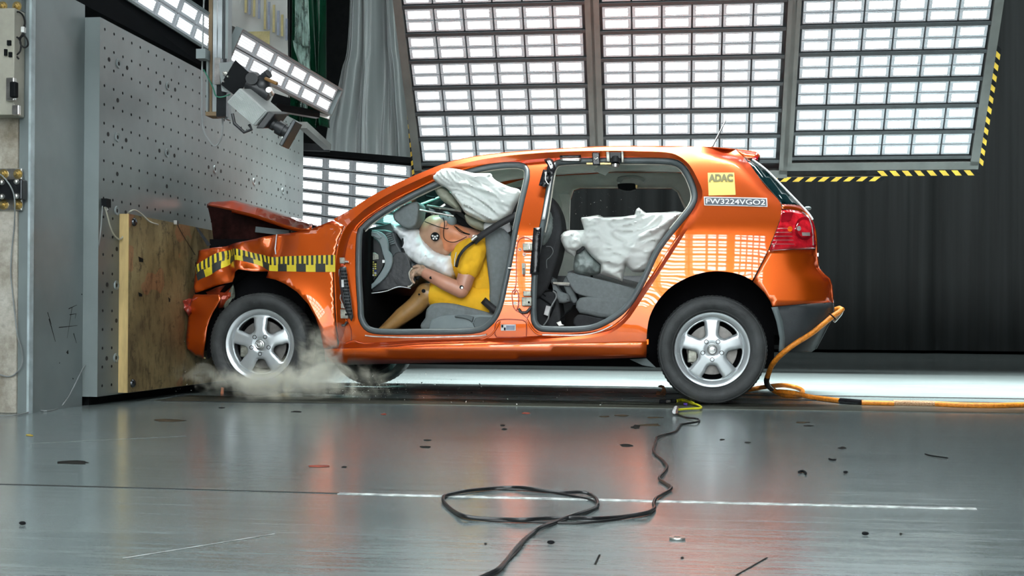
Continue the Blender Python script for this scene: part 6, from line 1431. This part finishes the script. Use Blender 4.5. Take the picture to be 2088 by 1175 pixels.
hk = ext_floor('tow_hook', K7((610, 592), (612, 540), (665, 540), (680, 548), (702, 520), (705, 490), (690, 472), (645, 470), (642, 448), (690, 436), (735, 452), (762, 500), (768, 560), (755, 600), (715, 606)), YH, YH + .035, 'rust', None)
tag(hk, 'small rusty iron hook standing open on the floor before the rear tyre', 'hook')
yl = empty('yellow_lead', F(1405, 825, .005), 'bright yellow flat lead with a black plug beside the rear tyre contact', 'lead')
L = K7((930, 690), (1000, 676), (1070, 680), (1140, 700), (1220, 735), (1290, 760), (1335, 795), (1290, 808), (1180, 812), (1060, 820), (970, 826))
q = [F(x, y, .012) for x, y in L]; MB().tube(spline(q, n=6), [.010 if i < 24 else .006 for i in range(61)], 8).build('lead', mat('bright_yellow_pvc', (0.75, 0.72, 0.02), .4), yl)
MB().tube(spline([F(x, y, .014) for x, y in K7((668, 700), (760, 698), (850, 690), (930, 692))], n=4), .012, 8).build('plug', M['black'], yl)
MB().tube([F(*K7((780, 696))[0], .02), F(*K7((830, 694))[0], .02)], .008, 8).build('plug_ring', M['chrome'], yl)
MB().tube([F(*K7((1060, 738))[0], .012), F(*K7((1100, 742))[0], .012)], .007, 8).build('cable_tie', mat('violet_tie', (.10, .05, .35), .4), yl)
cnn = empty('cable_connector', F(1379, 845, .012), 'tiny white plug with a dark ring at the end of the black floor cable', 'connector')
MB().tube([F(*K7((905, 860))[0], .02), F(*K7((930, 800))[0], .02)], .012, 10).build('plug', M['white'], cnn); MB().tube([F(*K7((940, 870))[0], .024), F(*K7((948, 790))[0], .024)], .006, 8).build('ring', mat('dark_copper', (.15, .05, .03), .4), cnn)
# black twin cable, traced on the floor
CB = lambda *p: [(800 + x / 2.974, 780 + y / 2.975) for x, y in p]
L1 = K7((930, 895), (1000, 925), (1100, 955), (1230, 968), (1290, 985), (1300, 1005), (1250, 1025), (1100, 1050), (1010, 1062)) + CB((1745, 257), (1712, 300), (1650, 318), (1605, 332), (1600, 350), (1590, 385), (1583, 415), (1605, 445), (1630, 465), (1655, 490), (1665, 515), (1648, 545), (1620, 575), (1625, 592), (1660, 615), (1690, 635), (1680, 655), (1630, 685), (1598, 705), (1584, 740), (1588, 765), (1540, 790), (1420, 812), (1300, 822), (1200, 825), (1080, 822), (940, 824), (800, 832), (650, 830), (520, 824), (430, 808), (370, 780), (320, 735), (308, 710), (315, 690), (350, 678), (450, 658), (600, 643), (720, 637), (830, 642), (950, 660), (1060, 666), (1150, 666), (1200, 680), (1235, 705), (1246, 735), (1238, 755), (1200, 775), (1120, 800), (1050, 825), (980, 850), (900, 880), (855, 910), (800, 955), (755, 1000), (715, 1050), (680, 1095), (640, 1135), (580, 1165), (500, 1200))
q = spline([F(x, y, .006 + .004 * (i % 3 == 0)) for i, (x, y) in enumerate(L1)], n=7)
tw = empty('floor_cable', F(1216, 1020), 'long black twin cable with a wide loop lying on the front floor', 'cable')
MB().tube(q, .0046, 8).build('cable_strand', M['cable_black'], tw)
L2 = CB((1584, 740), (1586, 770), (1545, 798), (1420, 820), (1300, 838), (1150, 852), (1020, 852), (880, 846), (700, 842), (560, 834), (430, 816), (365, 780), (318, 730), (310, 705), (330, 686), (450, 662), (620, 647), (720, 650), (850, 655), (980, 668), (1100, 690), (1190, 708), (1240, 730), (1240, 752), (1190, 780), (1110, 808), (1030, 842), (950, 862), (880, 890), (840, 930), (790, 975), (760, 1020), (720, 1062), (670, 1110), (650, 1140), (590, 1172), (500, 1206))
MB().tube(spline([F(x, y, .0035) for x, y in L2], n=7), .0030, 7).build('cable_strand', M['cable_black'], tw)
# washer and scraps
c_ = F(1381, 1100); o = MB(); n = 24; vs = []
o.lathe([(.0075, .001), (.017, .001), (.018, .0035), (.017, .005), (.0075, .005)], c_, 'Z', 28, closed=True)
tag(o.build('washer', M['chrome']), 'pale metal washer lying alone on the front floor', 'washer')
def scrap(pts, m_, label, th=.004, cat='scrap', nm='rubber_scrap', r=.006):
    tag(MB().tube(spline([F(x, y, r + .001) for x, y in pts], n=4), r, 6, ry=th).build(nm, M[m_]), label, cat)
scrap([(1629, 963), (1632, 961.5), (1637, 961), (1642, 963.5), (1643, 966)], 'black', 'black curved rubber scrap on the floor below the orange hose, hook shaped', r=.004)
scrap([(1887, 926), (1897, 929), (1910, 931), (1932, 934)], 'black', 'thin long black rubber scrap on the right side of the floor', r=.0022)
scrap([(1691, 936), (1697, 938), (1704, 938)], 'black', 'short dark rubber scrap on the floor right of the rear wheel reflection', r=.003)
for (x, y, lb) in [(1724, 963, 'tiny dark crumb on the floor just right of the hook shaped scrap'), (1764, 1088, 'tiny dark crumb on the right foreground floor'), (1123, 1106, 'tiny dark crumb on the floor below the cable loop'), (46, 1067, 'tiny dark crumb on the far left foreground floor')]:
    q = F(x, y, .005); b_ = MB().sphere(q, .007, 7, 5, (1.2, .8, .6)); tag(b_.build('floor_crumb', M['black'], smooth=False), lb, 'crumb', 'dark crumbs on the floor')
q = F(452, 797, .02)
tag(bevel(MB().hexa([q + Vector(v) for v in ((-.008, 0, -.02), (.01, 0, -.02), (.012, 0, .018), (-.004, 0, .022))], [q + Vector(v) for v in ((-.008, .012, -.02), (.01, .012, -.02), (.012, .012, .018), (-.004, .012, .022))]).build('plastic_shard', mat('orange_shard', (.6, .15, .05), .5), smooth=False), .001), 'small upright orange shard in the dust before the front wheel', 'shard')
# flying splinters (uncountable)
def splinters(name, n, fn, size, m_, label, cat, seed):
    rr = random.Random(seed); b_ = MB()
    for _ in range(n):
        c = fn(rr); s = size * (rr.random() ** 3 * 1.6 + .35)
        a = [Vector((rr.uniform(-1, 1), rr.uniform(-1, 1), rr.uniform(-1, 1))) * s for _ in range(4)]
        b_.add([c + v for v in a], [(0, 1, 2), (0, 3, 1), (1, 3, 2), (0, 2, 3)])
    tag(b_.build(name, M[m_], smooth=False), label, cat, kind='stuff')
M['spl'] = mat('pale_glass_splinter', (0.85, 0.86, 0.80), .2, spec=.9)
def g1(r):
    x = r.gauss(745, 60); y = min(815, max(745, 795 + r.gauss(0, 14) - abs(x - 745) * .05)); return P(x, y, 6.64 - r.random() * .05)
splinters('flying_grit', 420, g1, .0022, 'spl', 'spray of tiny pale grit flying behind the front wheel', 'grit', 3)
def g2(r):
    x = r.gauss(366, 16); y = r.uniform(690, 800); return P(x, y, 6.75 + r.random() * .2)
splinters('glass_splinters', 130, g2, .003, 'spl', 'spray of clear glass splinters between the plywood and front bumper', 'splinters', 5)
def g3(r):
    x = r.uniform(1170, 1300); y = r.gauss(425, 25); y = max(392, min(448, y)); return P(x, y, 7.6 + r.random() * .2)
splinters('glass_splinters', 70, g3, .003, 'spl', 'pale glass splinters floating in front of the far rear window', 'splinters', 6)
def g4(r): return P(r.uniform(430, 1330), r.uniform(430, 700), 6.5 - r.random() * .15)
splinters('flying_grit', 60, g4, .0016, 'spl', 'scattered fine grit floating in front of the car side', 'grit', 8)
def g5(r): return F(r.uniform(760, 1330), r.uniform(780, 830), .01 + .02 * r.random())
splinters('floor_grit', 90, g5, .003, 'spl', 'scattered grit on the floor track below the sill', 'grit', 9)
def g6(r): return F(r.gauss(900, 90), r.uniform(772, 812), .012)
splinters('dark_grit', 40, g6, .006, 'black', 'dark crumbs scattered on the bright floor under the car', 'grit', 12)
# ---- dust thrown up around the front wheel -------------------------------------------------
def dust(name, c, size, dens_, seed, label):
    mm = bpy.data.materials.new('dust_volume'); mm.use_nodes = True; nt = mm.node_tree; nt.nodes.remove(nt.nodes['Principled BSDF'])
    v = nt.nodes.new('ShaderNodeVolumePrincipled'); v.inputs['Color'].default_value = (0.97, 0.955, 0.80, 1); v.inputs['Anisotropy'].default_value = -.45
    tc = nt.nodes.new('ShaderNodeTexCoord'); sp_ = nt.nodes.new('ShaderNodeVectorMath'); sp_.operation = 'LENGTH'
    mp = nt.nodes.new('ShaderNodeMapping'); mp.inputs['Scale'].default_value = (1 / size[0], 1 / size[1], 1 / size[2]); nt.links.new(tc.outputs['Object'], mp.inputs[0]); nt.links.new(mp.outputs[0], sp_.inputs[0])
    fall = math_(nt, 'MAXIMUM', math_(nt, 'SUBTRACT', 1.0, sp_.outputs['Value']), 0)
    n1 = nt.nodes.new('ShaderNodeTexNoise'); n1.noise_dimensions = '3D'; n1.inputs['Scale'].default_value = 7.0; n1.inputs['Detail'].default_value = 7; n1.inputs['Roughness'].default_value = .6; n1.inputs['Distortion'].default_value = 1.0
    m2 = nt.nodes.new('ShaderNodeMapping'); m2.inputs['Location'].default_value = (seed, 0, 0); nt.links.new(tc.outputs['Object'], m2.inputs[0]); nt.links.new(m2.outputs[0], n1.inputs['Vector'])
    dn = math_(nt, 'MULTIPLY', math_(nt, 'MAXIMUM', math_(nt, 'SUBTRACT', n1.outputs['Fac'], math_(nt, 'SUBTRACT', .62, math_(nt, 'MULTIPLY', fall, .35))), 0), dens_)
    nt.links.new(math_(nt, 'MULTIPLY', dn, fall), v.inputs['Density']); nt.links.new(v.outputs[0], nt.nodes['Material Output'].inputs['Volume'])
    o = MB().sphere(c, 1.0, 32, 20, size).build(name, mm); tag(o, label, 'dust', kind='stuff'); return o
c_ = P(590, 775, 6.50); dust('dust_cloud', Vector((c_.x, 6.50, .125)), (.80, .24, .17), 80, 1.0, 'low cloud of pale olive dust swirling at the foot of the front wheel')
c_ = P(655, 740, 6.62); dust('dust_cloud', Vector((c_.x, 6.60, .26)), (.26, .13, .27), 70, 4.0, 'thin dust plume rising between the front tyre and the sill')
